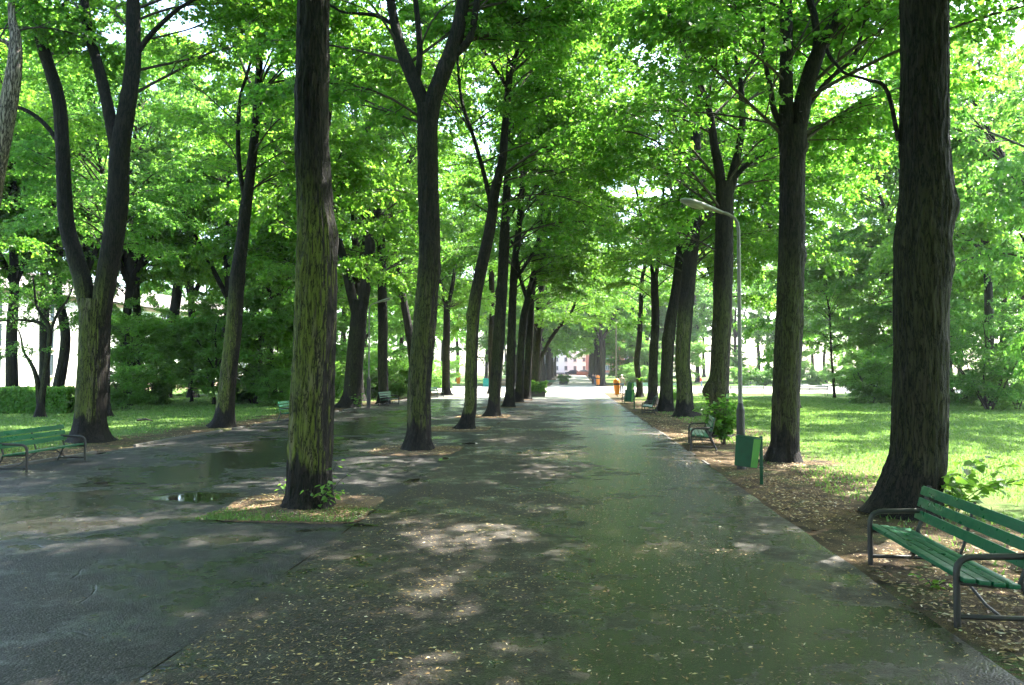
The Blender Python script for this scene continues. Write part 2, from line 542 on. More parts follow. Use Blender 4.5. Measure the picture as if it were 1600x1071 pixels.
class MB:
    """collects boxes and tubes into one mesh"""

    def __init__(self):
        self.bm = bmesh.new()

    def box(self, c, s, rot=None, bevel=0.0):
        b2 = bmesh.new()
        bmesh.ops.create_cube(b2, size=1.0)
        bmesh.ops.scale(b2, vec=s, verts=b2.verts)
        if bevel:
            bmesh.ops.bevel(b2, geom=b2.edges[:], offset=bevel, segments=2, affect='EDGES', profile=0.6)
        M = Matrix.Translation(c) @ (rot.to_4x4() if rot else Matrix.Identity(4))
        bmesh.ops.transform(b2, matrix=M, verts=b2.verts)
        self._merge(b2)
        return self

    def _merge(self, b2):
        tmp = bpy.data.meshes.new("tmp")
        b2.to_mesh(tmp)
        b2.free()
        self.bm.from_mesh(tmp)
        bpy.data.meshes.remove(tmp)

    def tube(self, pts, r, seg=10, caps=True):
        pts = [Vector(p) for p in pts]
        n = len(pts)
        rr = r if isinstance(r, (list, tuple)) else [r] * n
        prev = None
        rings = []
        for i, p in enumerate(pts):
            t = (pts[min(i + 1, n - 1)] - pts[max(i - 1, 0)]).normalized()
            if prev is None:
                a = Vector((0, 0, 1)) if abs(t.z) < 0.9 else Vector((1, 0, 0))
                u = t.cross(a).normalized()
            else:
                u = (prev - t * prev.dot(t)).normalized()
            prev = u
            v = t.cross(u)
            rings.append([self.bm.verts.new(p + (u * math.cos(2 * math.pi * k / seg) + v * math.sin(2 * math.pi * k / seg)) * rr[i]) for k in range(seg)])
        for a, b in zip(rings, rings[1:]):
            for k in range(seg):
                self.bm.faces.new((a[k], a[(k + 1) % seg], b[(k + 1) % seg], b[k]))
        if caps:
            self.bm.faces.new(list(reversed(rings[0])))
            self.bm.faces.new(rings[-1])
        return self

    def prism(self, poly, axis_vec, bevel=0.0):
        """extrude polygon (list of 3D points) along axis_vec"""
        b2 = bmesh.new()
        a = [b2.verts.new(p) for p in poly]
        b = [b2.verts.new(Vector(p) + Vector(axis_vec)) for p in poly]
        n = len(poly)
        b2.faces.new(a)
        b2.faces.new(list(reversed(b)))
        for i in range(n):
            b2.faces.new((a[i], b[i], b[(i + 1) % n], a[(i + 1) % n]))
        bmesh.ops.recalc_face_normals(b2, faces=b2.faces)
        if bevel:
            bmesh.ops.bevel(b2, geom=b2.edges[:], offset=bevel, segments=2, affect='EDGES', profile=0.6)
        self._merge(b2)
        return self

    def ball(self, c, s, seg=16, rings=10):
        b2 = bmesh.new()
        bmesh.ops.create_uvsphere(b2, u_segments=seg, v_segments=rings, radius=1.0)
        bmesh.ops.scale(b2, vec=s, verts=b2.verts)
        bmesh.ops.translate(b2, vec=c, verts=b2.verts)
        self._merge(b2)
        return self

    def build(self, name, m, parent=None, smooth_angle=0.7):
        bmesh.ops.recalc_face_normals(self.bm, faces=self.bm.faces)
        me = bpy.data.meshes.new(name)
        self.bm.to_mesh(me)
        self.bm.free()
        me.materials.append(m)
        me.polygons.foreach_set("use_smooth", np.full(len(me.polygons), True))
        try:
            me.set_sharp_from_angle(angle=smooth_angle)
        except Exception:
            pass
        return link(name, me, parent)


def arc(pts, rad=0.1, n=5):
    """round the corners of a polyline"""
    pts = [Vector(p) for p in pts]
    out = [pts[0]]
    for a, b, c in zip(pts, pts[1:], pts[2:]):
        d1, d2 = (a - b), (c - b)
        r = min(rad, d1.length * 0.49, d2.length * 0.49)
        p, q = b + d1.normalized() * r, b + d2.normalized() * r
        for i in range(n + 1):
            t = i / n
            out.append(p * (1 - t) ** 2 + b * 2 * t * (1 - t) + q * t * t)
    out.append(pts[-1])
    return out


# ------------------------------------------------------------------ numpy noise
_tab = np.random.RandomState(3).rand(512, 512)


def vnoise(u, v, pu=None, seed=0):
    u = np.asarray(u, float)
    v = np.asarray(v, float)
    iu, iv = np.floor(u).astype(int), np.floor(v).astype(int)
    fu, fv = u - iu, v - iv
    fu, fv = fu * fu * (3 - 2 * fu), fv * fv * (3 - 2 * fv)
    a, b = iu, iu + 1
    if pu:
        a, b = a % pu, b % pu
    a, b = (a + seed * 37) % 512, (b + seed * 37) % 512
    c, d = (iv + seed * 91) % 512, (iv + 1 + seed * 91) % 512
    return (_tab[a, c] * (1 - fu) + _tab[b, c] * fu) * (1 - fv) + (_tab[a, d] * (1 - fu) + _tab[b, d] * fu) * fv


# ------------------------------------------------------------------ trees
def spline(pts, rad, step):
    pts = np.asarray(pts, float)
    rad = np.asarray(rad, float)
    n = len(pts)
    op, orr = [], []
    for i in range(n - 1):
        p0, p1, p2, p3 = pts[max(i - 1, 0)], pts[i], pts[i + 1], pts[min(i + 2, n - 1)]
        L = np.linalg.norm(p2 - p1)
        k = max(1, int(math.ceil(L / step)))
        t = np.arange(k)[:, None] / k
        q = 0.5 * ((2 * p1) + (-p0 + p2) * t + (2 * p0 - 5 * p1 + 4 * p2 - p3) * t ** 2 + (-p0 + 3 * p1 - 3 * p2 + p3) * t ** 3)
        op.append(q)
        tt = t[:, 0]
        orr.append(rad[i] * (1 - tt) + rad[i + 1] * tt)
    op.append(pts[-1:])
    orr.append(rad[-1:])
    return np.concatenate(op), np.concatenate(orr)


def bark_tube(pts, rad, seg, step, amp, seed, flare=0.0, knobs=(), uneven=0.05):
    p, r = spline(pts, rad, step)
    n = len(p)
    t = np.gradient(p, axis=0)
    t /= np.linalg.norm(t, axis=1)[:, None] + 1e-9
    u = np.zeros((n, 3))
    cur = np.array([1.0, 0, 0]) if abs(t[0, 0]) < 0.8 else np.array([0, 1.0, 0])
    for i in range(n):
        cur = cur - t[i] * cur.dot(t[i])
        cur = cur / np.linalg.norm(cur)
        u[i] = cur
    v = np.cross(t, u)
    th = np.linspace(0, 2 * np.pi, seg, endpoint=False)
    s = np.concatenate([[0], np.cumsum(np.linalg.norm(np.diff(p, axis=0), axis=1))])
    TH, S = np.meshgrid(th, s)
    Rr = np.repeat(r[:, None], seg, 1)
    nu = max(8, int(2 * math.pi * max(r.max() * 0.8, 0.05) / 0.055))
    a = vnoise(TH / (2 * np.pi) * nu + 0.6 * vnoise(S * 2.3, S * 0 + 1.5, None, seed), S * 2.6, nu, seed)
    b = vnoise(TH / (2 * np.pi) * nu * 2, S * 6.5, nu * 2, seed + 5)
    ridge = 1 - np.abs(2 * a - 1) ** 0.7
    lump = vnoise(TH / (2 * np.pi) * 4, S * 0.9, 4, seed + 9) - 0.5
    Rr = Rr * (1 + uneven * 2 * lump)
    sc = np.clip(r / 0.22, 0.15, 1.0)[:, None]
    Rr = Rr + amp * sc * (ridge - 0.4 + 0.5 * (b - 0.5))
    if flare:
        ph = seed * 1.7
        lobes = 0.55 + 0.45 * np.cos(5 * TH + ph + 0.7 * np.sin(2 * TH + ph)) * 1.0
        Rr = Rr * (1 + flare * np.exp(-S / 0.20) * (0.4 + lobes))
    for (ks, kt, kh, kw) in knobs:
        dth = np.angle(np.exp(1j * (TH - kt)))
        Rr = Rr + kh * np.exp(-((S - ks) / kw) ** 2 - (dth / 0.75) ** 2)
    V = p[:, None, :] + Rr[..., None] * (np.cos(TH)[..., None] * u[:, None, :] + np.sin(TH)[..., None] * v[:, None, :])
    V = V.reshape(-1, 3)
    i = np.arange(n - 1)[:, None] * seg
    k = np.arange(seg)[None, :]
    k2 = (k + 1) % seg
    F = np.stack([i + k, i + k2, i + seg + k2, i + seg + k], -1).reshape(-1, 4)
    cap = np.array([[(n - 1) * seg + j, (n - 1) * seg + j + 1, (n - 1) * seg + seg - 1 - j - 1 + 0, (n - 1) * seg + seg - 1 - j] for j in range(seg // 2 - 1)])
    return V, np.concatenate([F, cap])


def unit(a):
    return a / (np.linalg.norm(a, axis=-1, keepdims=True) + 1e-9)


class Lvl:
    def __init__(s, P0, D, L, droop, sway, r0):
        s.P0, s.D, s.L, s.dr, s.sw, s.r0 = P0, D, L, droop, sway, r0

    def pos(s, i, t):
        t = np.asarray(t)
        L = s.L[i]
        p = s.P0[i] + s.D[i] * (L * t)[..., None] + s.sw[i] * (np.sin(np.pi * t) * L * 0.09)[..., None]
        p = p.copy()
        p[..., 2] -= s.dr[i] * L * t * t
        return p

    def tan(s, i, t):
        d = s.D[i].copy() + s.sw[i] * (np.cos(np.pi * t) * np.pi * 0.09)[..., None]
        d[..., 2] -= 2 * s.dr[i] * t
        return unit(d)


def lvl_tubes(lv, S, M, tend=1.0, rend=0.25):
    N = len(lv.L)
    ii = np.arange(N)
    rings = []
    for k in range(S + 1):
        t = np.full(N, k / S * tend)
        c = lv.pos(ii, t)
        d = lv.tan(ii, t)
        a = np.where(np.abs(d[:, 2:3]) < 0.9, np.array([[0, 0, 1.0]]), np.array([[1.0, 0, 0]]))
        u = unit(np.cross(d, a))
        v = np.cross(d, u)
        r = (lv.r0 * (1 - (1 - rend) * k / S))[:, None]
        for m in range(M):
            an = 2 * np.pi * m / M
            rings.append(c + r * (u * math.cos(an) + v * math.sin(an)))
    A = np.stack(rings, 1)          # N, (S+1)*M, 3
    per = (S + 1) * M
    base = (np.arange(N) * per)[:, None, None]
    k = (np.arange(S) * M)[None, :, None]
    m = np.arange(M)[None, None, :]
    m2 = (m + 1) % M
    F = np.stack([base + k + m, base + k + m2, base + k + M + m2, base + k + M + m], -1).reshape(-1, 4)
    return A.reshape(-1, 3), F


def leaves_mesh(b, d, n, L, broad):
    n = unit(n - d * np.sum(n * d, 1, keepdims=True))
    s = np.cross(d, n)
    W = L * 0.78
    L = L[:, None]
    W = W[:, None]
    if broad:
        c = n * L * 0.10
        vs = [b, b + d * L * .22 + s * W * .46 + c, b + d * L * .62 + s * W * .40 + c * .9, b + d * L - n * L * .10,
              b + d * L * .62 - s * W * .40 + c * .9, b + d * L * .22 - s * W * .46 + c]
        N = len(b)
        V = np.stack(vs, 1).reshape(-1, 3)
        o = np.arange(N)[:, None] * 6
        F = np.concatenate([o + np.array([[0, 1, 2, 3]]), o + np.array([[0, 3, 4, 5]])])
        return V, F
    c = n * L * 0.13
    vs = [b, b + d * L * .42 + s * W * .5 + c, b + d * L, b + d * L * .42 - s * W * .5 + c]
    N = len(b)
    V = np.stack(vs, 1).reshape(-1, 3)
    o = np.arange(N)[:, None] * 4
    F = np.concatenate([o + np.array([[0, 1, 2]]), o + np.array([[0, 2, 3]])])
    return V, F


def grow(seed, polys, zmin, ztop, R, n1, n2, n3, nl, leaf=0.10, el0=(5, 30), el1=(45, 75), droop=(0.32, 0.1), avoid=None,
         broad=False, axis=(0, 0), l2=0.42, leafmat=None, twl=(0.35, 0.8)):
    """a crown: boughs sprouting from the limbs, branches, twigs and leaves -> mesh data"""
    rng = np.random.RandomState(seed)
    segs = []
    for (pp, rr) in polys:
        for a, b, ra, rb in zip(pp[:-1], pp[1:], rr[:-1], rr[1:]):
            a, b = np.asarray(a, float), np.asarray(b, float)
            if max(a[2], b[2]) > zmin:
                segs.append((a, b, ra, rb))
    ln = np.array([np.linalg.norm(b - a) for a, b, _, _ in segs])
    cum = np.cumsum(ln) / ln.sum()
    P0, D, L, dr, r0 = [], [], [], [], []
    i = 0
    tries = 0
    while len(P0) < n1 and tries < n1 * 30:
        tries += 1
        q = (len(P0) + rng.rand()) / n1
        k = min(int(np.searchsorted(cum, rng.rand() * 0.3 + q * 0.7 if len(polys) == 1 else rng.rand())), len(segs) - 1)
        a, b, ra, rb = segs[k]
        t = rng.rand()
        p = a * (1 - t) + b * t
        if p[2] < zmin:
            continue
        h = np.clip((p[2] - zmin) / (ztop - zmin), 0, 1)
        az = i * 2.39996 + rng.uniform(-.5, .5)
        i += 1
        off = p[:2] - np.array(axis)
        if np.linalg.norm(off) > 0.4 and rng.rand() < 0.7:
            oa = math.atan2(off[1], off[0])
            az = oa + rng.uniform(-1.3, 1.3)
        if avoid is not None and p[2] < avoid[1]:
            dd = abs((az - avoid[2] + math.pi) % (2 * math.pi) - math.pi)
            if dd < avoid[0]:
                continue
        lo, hi = el0[0] * (1 - h) + el1[0] * h, el0[1] * (1 - h) + el1[1] * h
        el = math.radians(rng.uniform(lo, hi))
        prof = 0.62 + 0.55 * math.sin(math.pi * min(1, h * 0.85 + 0.12)) - 0.35 * h
        P0.append(p)
        D.append([math.cos(az) * math.cos(el), math.sin(az) * math.cos(el), math.sin(el)])
        L.append(R * prof * rng.uniform(0.75, 1.15))
        dr.append((droop[0] * (1 - h) + droop[1] * h) * rng.uniform(.7, 1.3))
        r0.append(min(0.40 * (ra * (1 - t) + rb * t), 0.012 + 0.006 * L[-1]))
    P0, D, L, dr, r0 = map(np.array, (P0, D, L, dr, r0))
    sw = unit(rng.randn(len(L), 3) * [1, 1, .5])
    l1 = Lvl(P0, D, L, dr, sw, r0)
    Vs, Fs, Mi = [], [], []
    off = 0

    def put(V, F, m):
        nonlocal off
        Vs.append(V)
        Fs.append(F + off)
        Mi.append(m)
        off += len(V)
    put(*lvl_tubes(l1, 7, 6), 0)

    def child(par, n, tlo, amin, amax, lfac, labs, drp, rfac, upj):
        N = len(par.L)
        ii = np.repeat(np.arange(N), n)
        kk = np.tile(np.arange(n), N)
        t = tlo + (1 - tlo) * (kk + rng.rand(N * n)) / n
        t = np.clip(t, 0, 1)
        T = par.tan(ii, t)
        H = unit(np.cross(T, np.array([[0, 0, 1.0]])) + 1e-4)
        sg = np.where((kk + rng.randint(0, 2, N * n)) % 2 == 0, 1.0, -1.0)[:, None]
        an = np.radians(rng.uniform(amin, amax, N * n)) * (1.1 - 0.6 * t)
        D2 = unit(T * np.cos(an)[:, None] + H * sg * np.sin(an)[:, None] + np.array([[0, 0, 1.0]]) * rng.uniform(upj[0], upj[1], (N * n, 1)))
        L2 = par.L[ii] * lfac * (1.15 - 0.6 * t) * rng.uniform(.65, 1.25, N * n) if labs is None else rng.uniform(labs[0], labs[1], N * n)
        d2 = rng.uniform(drp[0], drp[1], N * n)
        s2 = unit(rng.randn(N * n, 3))
        r2 = np.clip(par.r0[ii] * (1 - .75 * t) * rfac, 0.003, 1)
        return Lvl(par.pos(ii, t), D2, L2, d2, s2, r2)
    l2v = child(l1, n2, 0.16, 30, 65, l2, None, (0.05, 0.3), 0.55, (-.2, .25))
    put(*lvl_tubes(l2v, 3, 4), 0)
    l3v = child(l2v, n3, 0.12, 30, 75, None if False else 1, twl, (0.05, 0.35), 0.5, (-.3, .3))
    l3v.r0 = np.full(len(l3v.L), 0.0035)
    put(*lvl_tubes(l3v, 1, 3, 1.0, 0.5), 0)
    N = len(l3v.L)
    ii = np.repeat(np.arange(N), nl)
    t = rng.uniform(0.08, 1.05, N * nl)
    b = l3v.pos(ii, t) + rng.randn(N * nl, 3) * 0.035
    T = l3v.tan(ii, t)
    H = unit(np.cross(T, np.array([[0, 0, 1.0]])) + 1e-4)
    sg = np.where(rng.rand(N * nl) < .5, 1.0, -1.0)[:, None]
    d = unit(T * .55 + H * sg * .8 + np.array([[0, 0, -.35]]) + rng.randn(N * nl, 3) * .33)
    nrm = np.array([[0, 0, 1.0]]) + rng.randn(N * nl, 3) * .62
    LL = leaf * rng.uniform(.45, 1.4, N * nl)
    put(*leaves_mesh(b, d, nrm, LL, broad), 1)
    return np_mesh("crown", np.concatenate(Vs), Fs, [TWIG, leafmat or LEAF], Mi, True)


def trace(base_px, line, Y0=None):
    """pixel polyline [(px,py,width,dy)] at the depth of the tree -> world points and radii"""
    pts, rad = [], []
    for q in line:
        px, py, wd = q[:3]
        dy = q[3] if len(q) > 3 else 0.0
        p = P(px, py, Y0 + dy)
        pts.append(np.array(p))
        rad.append(wd * 0.5 * depth(p) / FPX)
    return pts, rad


def extend(pts, rad, dz, lean=0.5, seed=0, rend=0.03):
    rng = np.random.RandomState(seed)
    p = np.array(pts[-1])
    d = unit(np.array(pts[-1]) - np.array(pts[-2]))
    n = 5
    out, rr = [], []
    for i in range(1, n + 1):
        d = unit(d * 0.75 + np.array([0, 0, 1.0]) * 0.25 + rng.randn(3) * 0.12)
        p = p + d * dz / n
        out.append(p.copy())
        rr.append(rad[-1] * (1 - i / n) + rend * i / n)
    return list(pts) + out, list(rad) + rr


MOSS = {1: 1.0, 2: .55, 3: .9, 9: .14, 10: .3, 12: .6, 16: .8, 17: .9, 18: .15, 11: .35}


def traced_tree(label, base, lines, seed, group, seg=28, step=0.14, amp=0.010, flare=0.5, knobs=(), ext=6.0, crown=None,
                name="lime_tree", cat="tree", Y=None, limbs_seg=12, bark=None, moss=None):
    b = G(*base) if Y is None else GY(base[0], Y)
    root = thing(name, label, cat, tuple(b), 0, group)
    Vs, Fs = [], []
    off = 0
    polys = []
    for k, ln in enumerate(lines):
        ex = ext
        if isinstance(ln, dict):
            ex = ln.get("ext", ext)
            ln = ln["l"]
        pts, rad = trace(base, ln, b.y)
        if k == 0:
            pts[0][2] = b.z - 0.06
            pts[0][0] = pts[1][0] + (pts[0][0] - pts[1][0])
        if k == 0 and sum(isinstance(q, list) for q in lines) > 1:
            ex = 0
        if ex:
            pts, rad = extend(pts, rad, ex, seed=seed * 13 + k)
        pts = [np.array(p) - np.array(b) for p in pts]
        if k == 0:
            V, F = bark_tube(pts, rad, seg, step, amp, seed, flare, knobs)
        else:
            V, F = bark_tube(pts, rad, max(8, limbs_seg), step * 1.3, amp * 0.8, seed + k, 0)
        Vs.append(V)
        Fs.append(F + off)
        off += len(V)
        polys.append((pts, rad))
    me = np_mesh("trunk", np.concatenate(Vs), Fs, [bark or BARK])
    tk = link("trunk", me, root)
    mo = MOSS.get(seed, 0.25)
    tk.color = (mo, mo, mo, 1)
    if crown is not None:
        kw = dict(zmin=7, ztop=16, R=5, n1=24, n2=10, n3=9, nl=18, leaf=0.116, el0=(20, 54), el1=(46, 78), droop=(.42, .12))
        kw.update(crown)
        if Y is None and kw['R'] > 4:
            kw['n1'] = int(kw['n1'] * (1.95 if b.y < 30 else 1.9))
            kw['R'] *= 1.08 if b.y < 30 else 1.22
        top = max(p[2] for pp, _ in polys for p in pp)
        kw["ztop"] = max(kw["ztop"], top)
        link("crown", grow(seed + 100, polys, **kw), root)
    return root


CAMAZ = -math.pi / 2
ROW = "lime trees in the row along the middle of the walk"
ROWR = "lime trees along the right edge of the walk"
ROWL = "lime trees along the left edge of the walk"

# ------------------------------------------------------------------ the ground, the walk
ys = np.concatenate([np.arange(-30, 110, 10.0), np.arange(110, 210, 5.0), [230, 300, 420, 700]])
GZ = np.array([gz(y) for y in ys])


def sheet(name, xs, yv, dz, m, wob=0.0, seed=0, fine=None):
    """a strip following the lie of the land; the two outer edges may wander"""
    yv = np.asarray(yv, float)
    X, Yg = np.meshgrid(np.asarray(xs, float), yv)
    if wob:
        for col, s in ((0, seed), (-1, seed + 3)):
            X[:, col] += wob * 2 * (vnoise(yv * 1.1, yv * 0 + .5, None, s) - .5) + wob * (vnoise(yv * 4.3, yv * 0 + .5, None, s + 1) - .5)
    Z = np.array([gz(y) for y in yv])[:, None] + dz + X * 0
    V = np.stack([X, Yg, Z], -1).reshape(-1, 3)
    nx = len(xs)
    i = (np.arange(len(yv) - 1) * nx)[:, None]
    k = np.arange(nx - 1)[None, :]
    F = np.stack([i + k, i + k + 1, i + nx + k + 1, i + nx + k], -1).reshape(-1, 4)
    return np_mesh(name, V, [F], [m])


structure("ground", sheet("ground", [-420, -100, -40, -20, -8, 0, 8, 20, 40, 100, 420], ys, 0.0, GROUND))
yfine = np.concatenate([np.arange(-12, 40, 0.25), np.arange(40, 56.1, 1.0)])
structure("footpath", sheet("footpath", [-2.80, 0, 2.86], yfine, 0.022, ASPHALT, 0.035, 4))
structure("side_path", sheet("side_path", [-11.5, -8, -5, -2.815], yfine, 0.016, ASPHALT_B, 0.05, 11))
structure("plaza", sheet("plaza", [-16, -6, 4, 30, 75], np.arange(74, 106.1, 2.0), 0.012, GRAVEL_AND_GLARE, 0.0))
structure("glare_painted_path", sheet("glare_painted_path", [-11.3, -6, 0, 2.9], np.arange(56, 74.1, 2.0), 0.014, GRAVEL_AND_GLARE, 0.03, 14))  # asphalt in full sun, its glare painted by a pale gravel colour
structure("far_path", sheet("far_path", [-3.0, 0, 3.4], np.arange(106, 200.1, 4.0), 0.016, GRAVEL_AND_GLARE, 0.05, 8))
structure("street", sheet("street", [-80, 0, 80], [200, 206, 212, 218], 0.014, ASPHALT_B))
structure("lawn_path", sheet("lawn_path", [30, 60, 120], [108, 112, 118, 124], 0.012, GRAVEL_AND_GLARE))


def edging(name, x, y0, y1, wd, h, seed, gap=0.25):
    rng = random.Random(seed)
    mb = MB()
    y = y0
    while y < y1:
        L = rng.uniform(0.75, 1.0)
        if rng.random() > gap:
            mb.box((x + rng.uniform(-.012, .012), y + L / 2, h / 2 - 0.03 + rng.uniform(-.006, .004)), (wd, L - 0.012, h), Matrix.Rotation(rng.uniform(-.012, .012), 3, 'Z'))
        y += L
    o = mb.build(name, STONE)
    o["kind"] = "structure"
    return o


edging("kerb", 2.915, 17, 70, 0.05, 0.05, 5, 0.25)
edging("kerb", -11.60, 8, 60, 0.08, 0.10, 6, 0.25)


def blob_sheet(name, cx, cy, rx, ry, z, m, seed, rough=0.3, dome=0.0, square=2.0, n=72):
    rng = np.random.RandomState(seed)
    a = np.linspace(0, 2 * np.pi, n, endpoint=False)
    ca, sa = np.cos(a), np.sin(a)
    r = (np.abs(ca) ** square + np.abs(sa) ** square) ** (-1 / square)
    r = r * (1 + rough * (vnoise(a / (2 * np.pi) * 7, a * 0 + .3, 7, seed) - .5) * 2 + rough * .6 * (vnoise(a / (2 * np.pi) * 19, a * 0 + .7, 19, seed + 2) - .5) * 2)
    V = [[cx, cy, z + dome]]
    rings = 5
    for k in range(1, rings + 1):
        f = k / rings
        for i in range(n):
            V.append([cx + rx * r[i] * ca[i] * f, cy + ry * r[i] * sa[i] * f, z + dome * (1 - f ** 3) * (0.75 + .5 * rng.rand())])
    F3 = [[0, 1 + i, 1 + (i + 1) % n] for i in range(n)]
    F4 = []
    for k in range(rings - 1):
        o = 1 + k * n
        for i in range(n):
            F4.append([o + i, o + n + i, o + n + (i + 1) % n, o + (i + 1) % n])
    me = np_mesh(name, np.array(V), [np.array(F3), np.array(F4)], [m], [0, 0])
    at = me.attributes.new("rim", 'FLOAT', 'POINT')
    at.data.foreach_set("value", np.concatenate([[0.0], np.repeat(np.arange(1, rings + 1) / rings, n)]).astype(np.float32))
    return me


def make_pit_mat():
    m, nt, out = mat("pit_soil")
    g = geo_pos(nt).outputs["Position"]
    nm = noise(nt, g, 2.6, 5, 0.65)
    nf = noise(nt, g, 60, 4, 0.65)
    c = mixc(nt, mapr(nt, nm, 0.4, 0.6), (0.06, 0.042, 0.03), (0.13, 0.085, 0.05))
    c = mixc(nt, mapr(nt, nf, 0.5, 0.62), c, (0.30, 0.165, 0.06))
    b = principled(nt, out, Base_Color=c, Roughness=0.95)
    nt.links.new(bump(nt, nf, 0.8, 0.02), b.inputs["Normal"])
    return m


PIT = make_pit_mat()
tree_bases = [(483, 795), (655, 705), (725, 672), (770, 652), (795, 637), (809, 629.5), (822, 625), (836, 620)]
for i, q in enumerate(tree_bases):
    p = G(*q)
    structure("soil_pit", blob_sheet("soil_pit", -3.9, p.y + 0.0, 1.12, 1.2, 0.0245, PIT, 20 + i, 0.10, 0.022, 5.0))

PUD = [(-5.9, 12.0, 0.95, 0.62, 2.2), (-2.70, 9.95, 0.26, 0.11, 2), (-2.78, 21.4, 0.30, 0.45, 2), (-2.88, 14.0, 0.16, 0.5, 2), (-8.1, 13.4, 0.45, 0.22, 2),
       (-7.2, 12.9, 0.5, 0.16, 2), (-6.6, 23, 0.7, 0.35, 2), (-9.8, 26, 0.5, 0.9, 2), (-2.9, 17.6, .12, .5, 2)]
for i, (x, y, rx, ry, sq) in enumerate(PUD):
    z = 0.0275 if x > -2.80 and x - rx > -2.815 else (0.0195 if x + rx < -2.8 else 0.0275)
    structure("puddle", blob_sheet("puddle", x, y, rx, ry, z, WATER, 40 + i, 0.30, 0.0, sq))


# ------------------------------------------------------------------ litter and grass (countless: stuff)
def flecks(name, pts, size, seed, elong=(2.2, 5.0), tilt=0.35):
    rng = np.random.RandomState(seed)
    N = len(pts)
    a = rng.rand(N) * 2 * np.pi
    L = size * rng.uniform(.45, 1.5, N)
    W = L / rng.uniform(elong[0], elong[1], N)
    d = np.stack([np.cos(a), np.sin(a), rng.randn(N) * tilt * .3], 1)
    s = np.stack([-np.sin(a), np.cos(a), rng.randn(N) * tilt], 1)
    b = np.asarray(pts)
    c = 0.25 * W
    mid = b.copy()
    mid[:, 2] += c * rng.rand(N)
    V = np.stack([b - d * (L / 2)[:, None], mid - s * (W / 2)[:, None], b + d * (L / 2)[:, None], mid + s * (W / 2)[:, None]], 1).reshape(-1, 3)
    V[:, 2] = np.maximum(V[:, 2], np.repeat(b[:, 2] - 0.004, 4))
    o = np.arange(N)[:, None] * 4
    F = np.concatenate([o + [[0, 1, 2]], o + [[0, 2, 3]]])
    ob = link(name, np_mesh(name, V, [F], [LITTER], None, False))
    ob["kind"] = "stuff"
    return ob


rng = np.random.RandomState(5)


def scatter(n, x0, x1, y0, y1, dens, ypow=1.0):
    x = rng.uniform(x0, x1, n)
    y = y0 + (y1 - y0) * rng.rand(n) ** ypow
    keep = rng.rand(n) < dens(x, y)
    return x[keep], y[keep]


def patch(x, y, s, lo, hi, sd):
    v = vnoise(x * s, y * s, None, sd) * .65 + vnoise(x * s * 3, y * s * 3, None, sd + 1) * .35
    return np.clip((v - lo) / (hi - lo), 0, 1)


x1, y1 = scatter(60000, -2.75, 2.84, 3.2, 42, lambda x, y: 0.28 + 0.72 * patch(x, y, 0.55, 0.42, 0.72, 3), 1.6)
x2, y2 = scatter(9000, -11.3, -2.85, 4, 40, lambda x, y: 0.06 + 0.5 * patch(x, y, 0.5, 0.45, 0.8, 6), 1.4)
pts = np.concatenate([np.stack([x1, y1, x1 * 0 + 0.028], 1), np.stack([x2, y2, x2 * 0 + 0.022], 1)])
o = flecks("fallen_bracts", pts, 0.033, 8, (2.4, 7.0))
o["label"] = "dry yellow lime bracts and leaves scattered over the damp asphalt"
x3, y3 = scatter(52000, 2.95, 6.6, 3.2, 40, lambda x, y: np.clip((6.5 - x) / 2.5, 0, 1) * (0.15 + 0.85 * patch(x, y, 0.6, 0.35, 0.62, 9)), 1.5)
x4, y4 = scatter(9000, -14.2, -11.7, 12, 40, lambda x, y: 0.15 + 0.7 * patch(x, y, 0.6, 0.4, 0.7, 12), 1.2)
px_, py_ = [], []
for q in tree_bases[:4]:
    p = G(*q)
    xx, yy = scatter(3200, -5.0, -2.8, p.y - 1.15, p.y + 1.2, lambda x, y: 0.15 + .85 * patch(x, y, 1.6, .35, .6, 15))
    px_.append(xx)
    py_.append(yy)
px_, py_ = np.concatenate(px_), np.concatenate(py_)
pts = np.concatenate([np.stack([x3, y3, x3 * 0 + 0.008], 1), np.stack([x4, y4, x4 * 0 + 0.008], 1), np.stack([px_, py_, px_ * 0 + 0.050], 1)])
o = flecks("leaf_litter", pts, 0.05, 9)
o["label"] = "brown and yellow leaf litter on the bare soil under the trees"


def grass_blades(name, x, y, z, h, seed, label):
    rng = np.random.RandomState(seed)
    N = len(x)
    a = rng.rand(N) * 2 * np.pi
    H = h * rng.uniform(.5, 1.4, N)
    wd = rng.uniform(.004, .010, N) * (1 + np.clip(y / 14, 0, 3))
    b = np.stack([x, y, z], 1)
    s = np.stack([np.cos(a), np.sin(a), a * 0], 1) * wd[:, None]
    ln = np.stack([rng.randn(N), rng.randn(N), np.zeros(N)], 1) * (H * .35)[:, None]
    tip = b + ln
    tip[:, 2] += H
    V = np.stack([b - s, b + s, tip], 1).reshape(-1, 3)
    F = (np.arange(N)[:, None] * 3) + np.array([[0, 1, 2]])
    o = link(name, np_mesh(name, V, [F], [GRASS], None, False))
    o["kind"] = "stuff"
    o["label"] = label
    return o


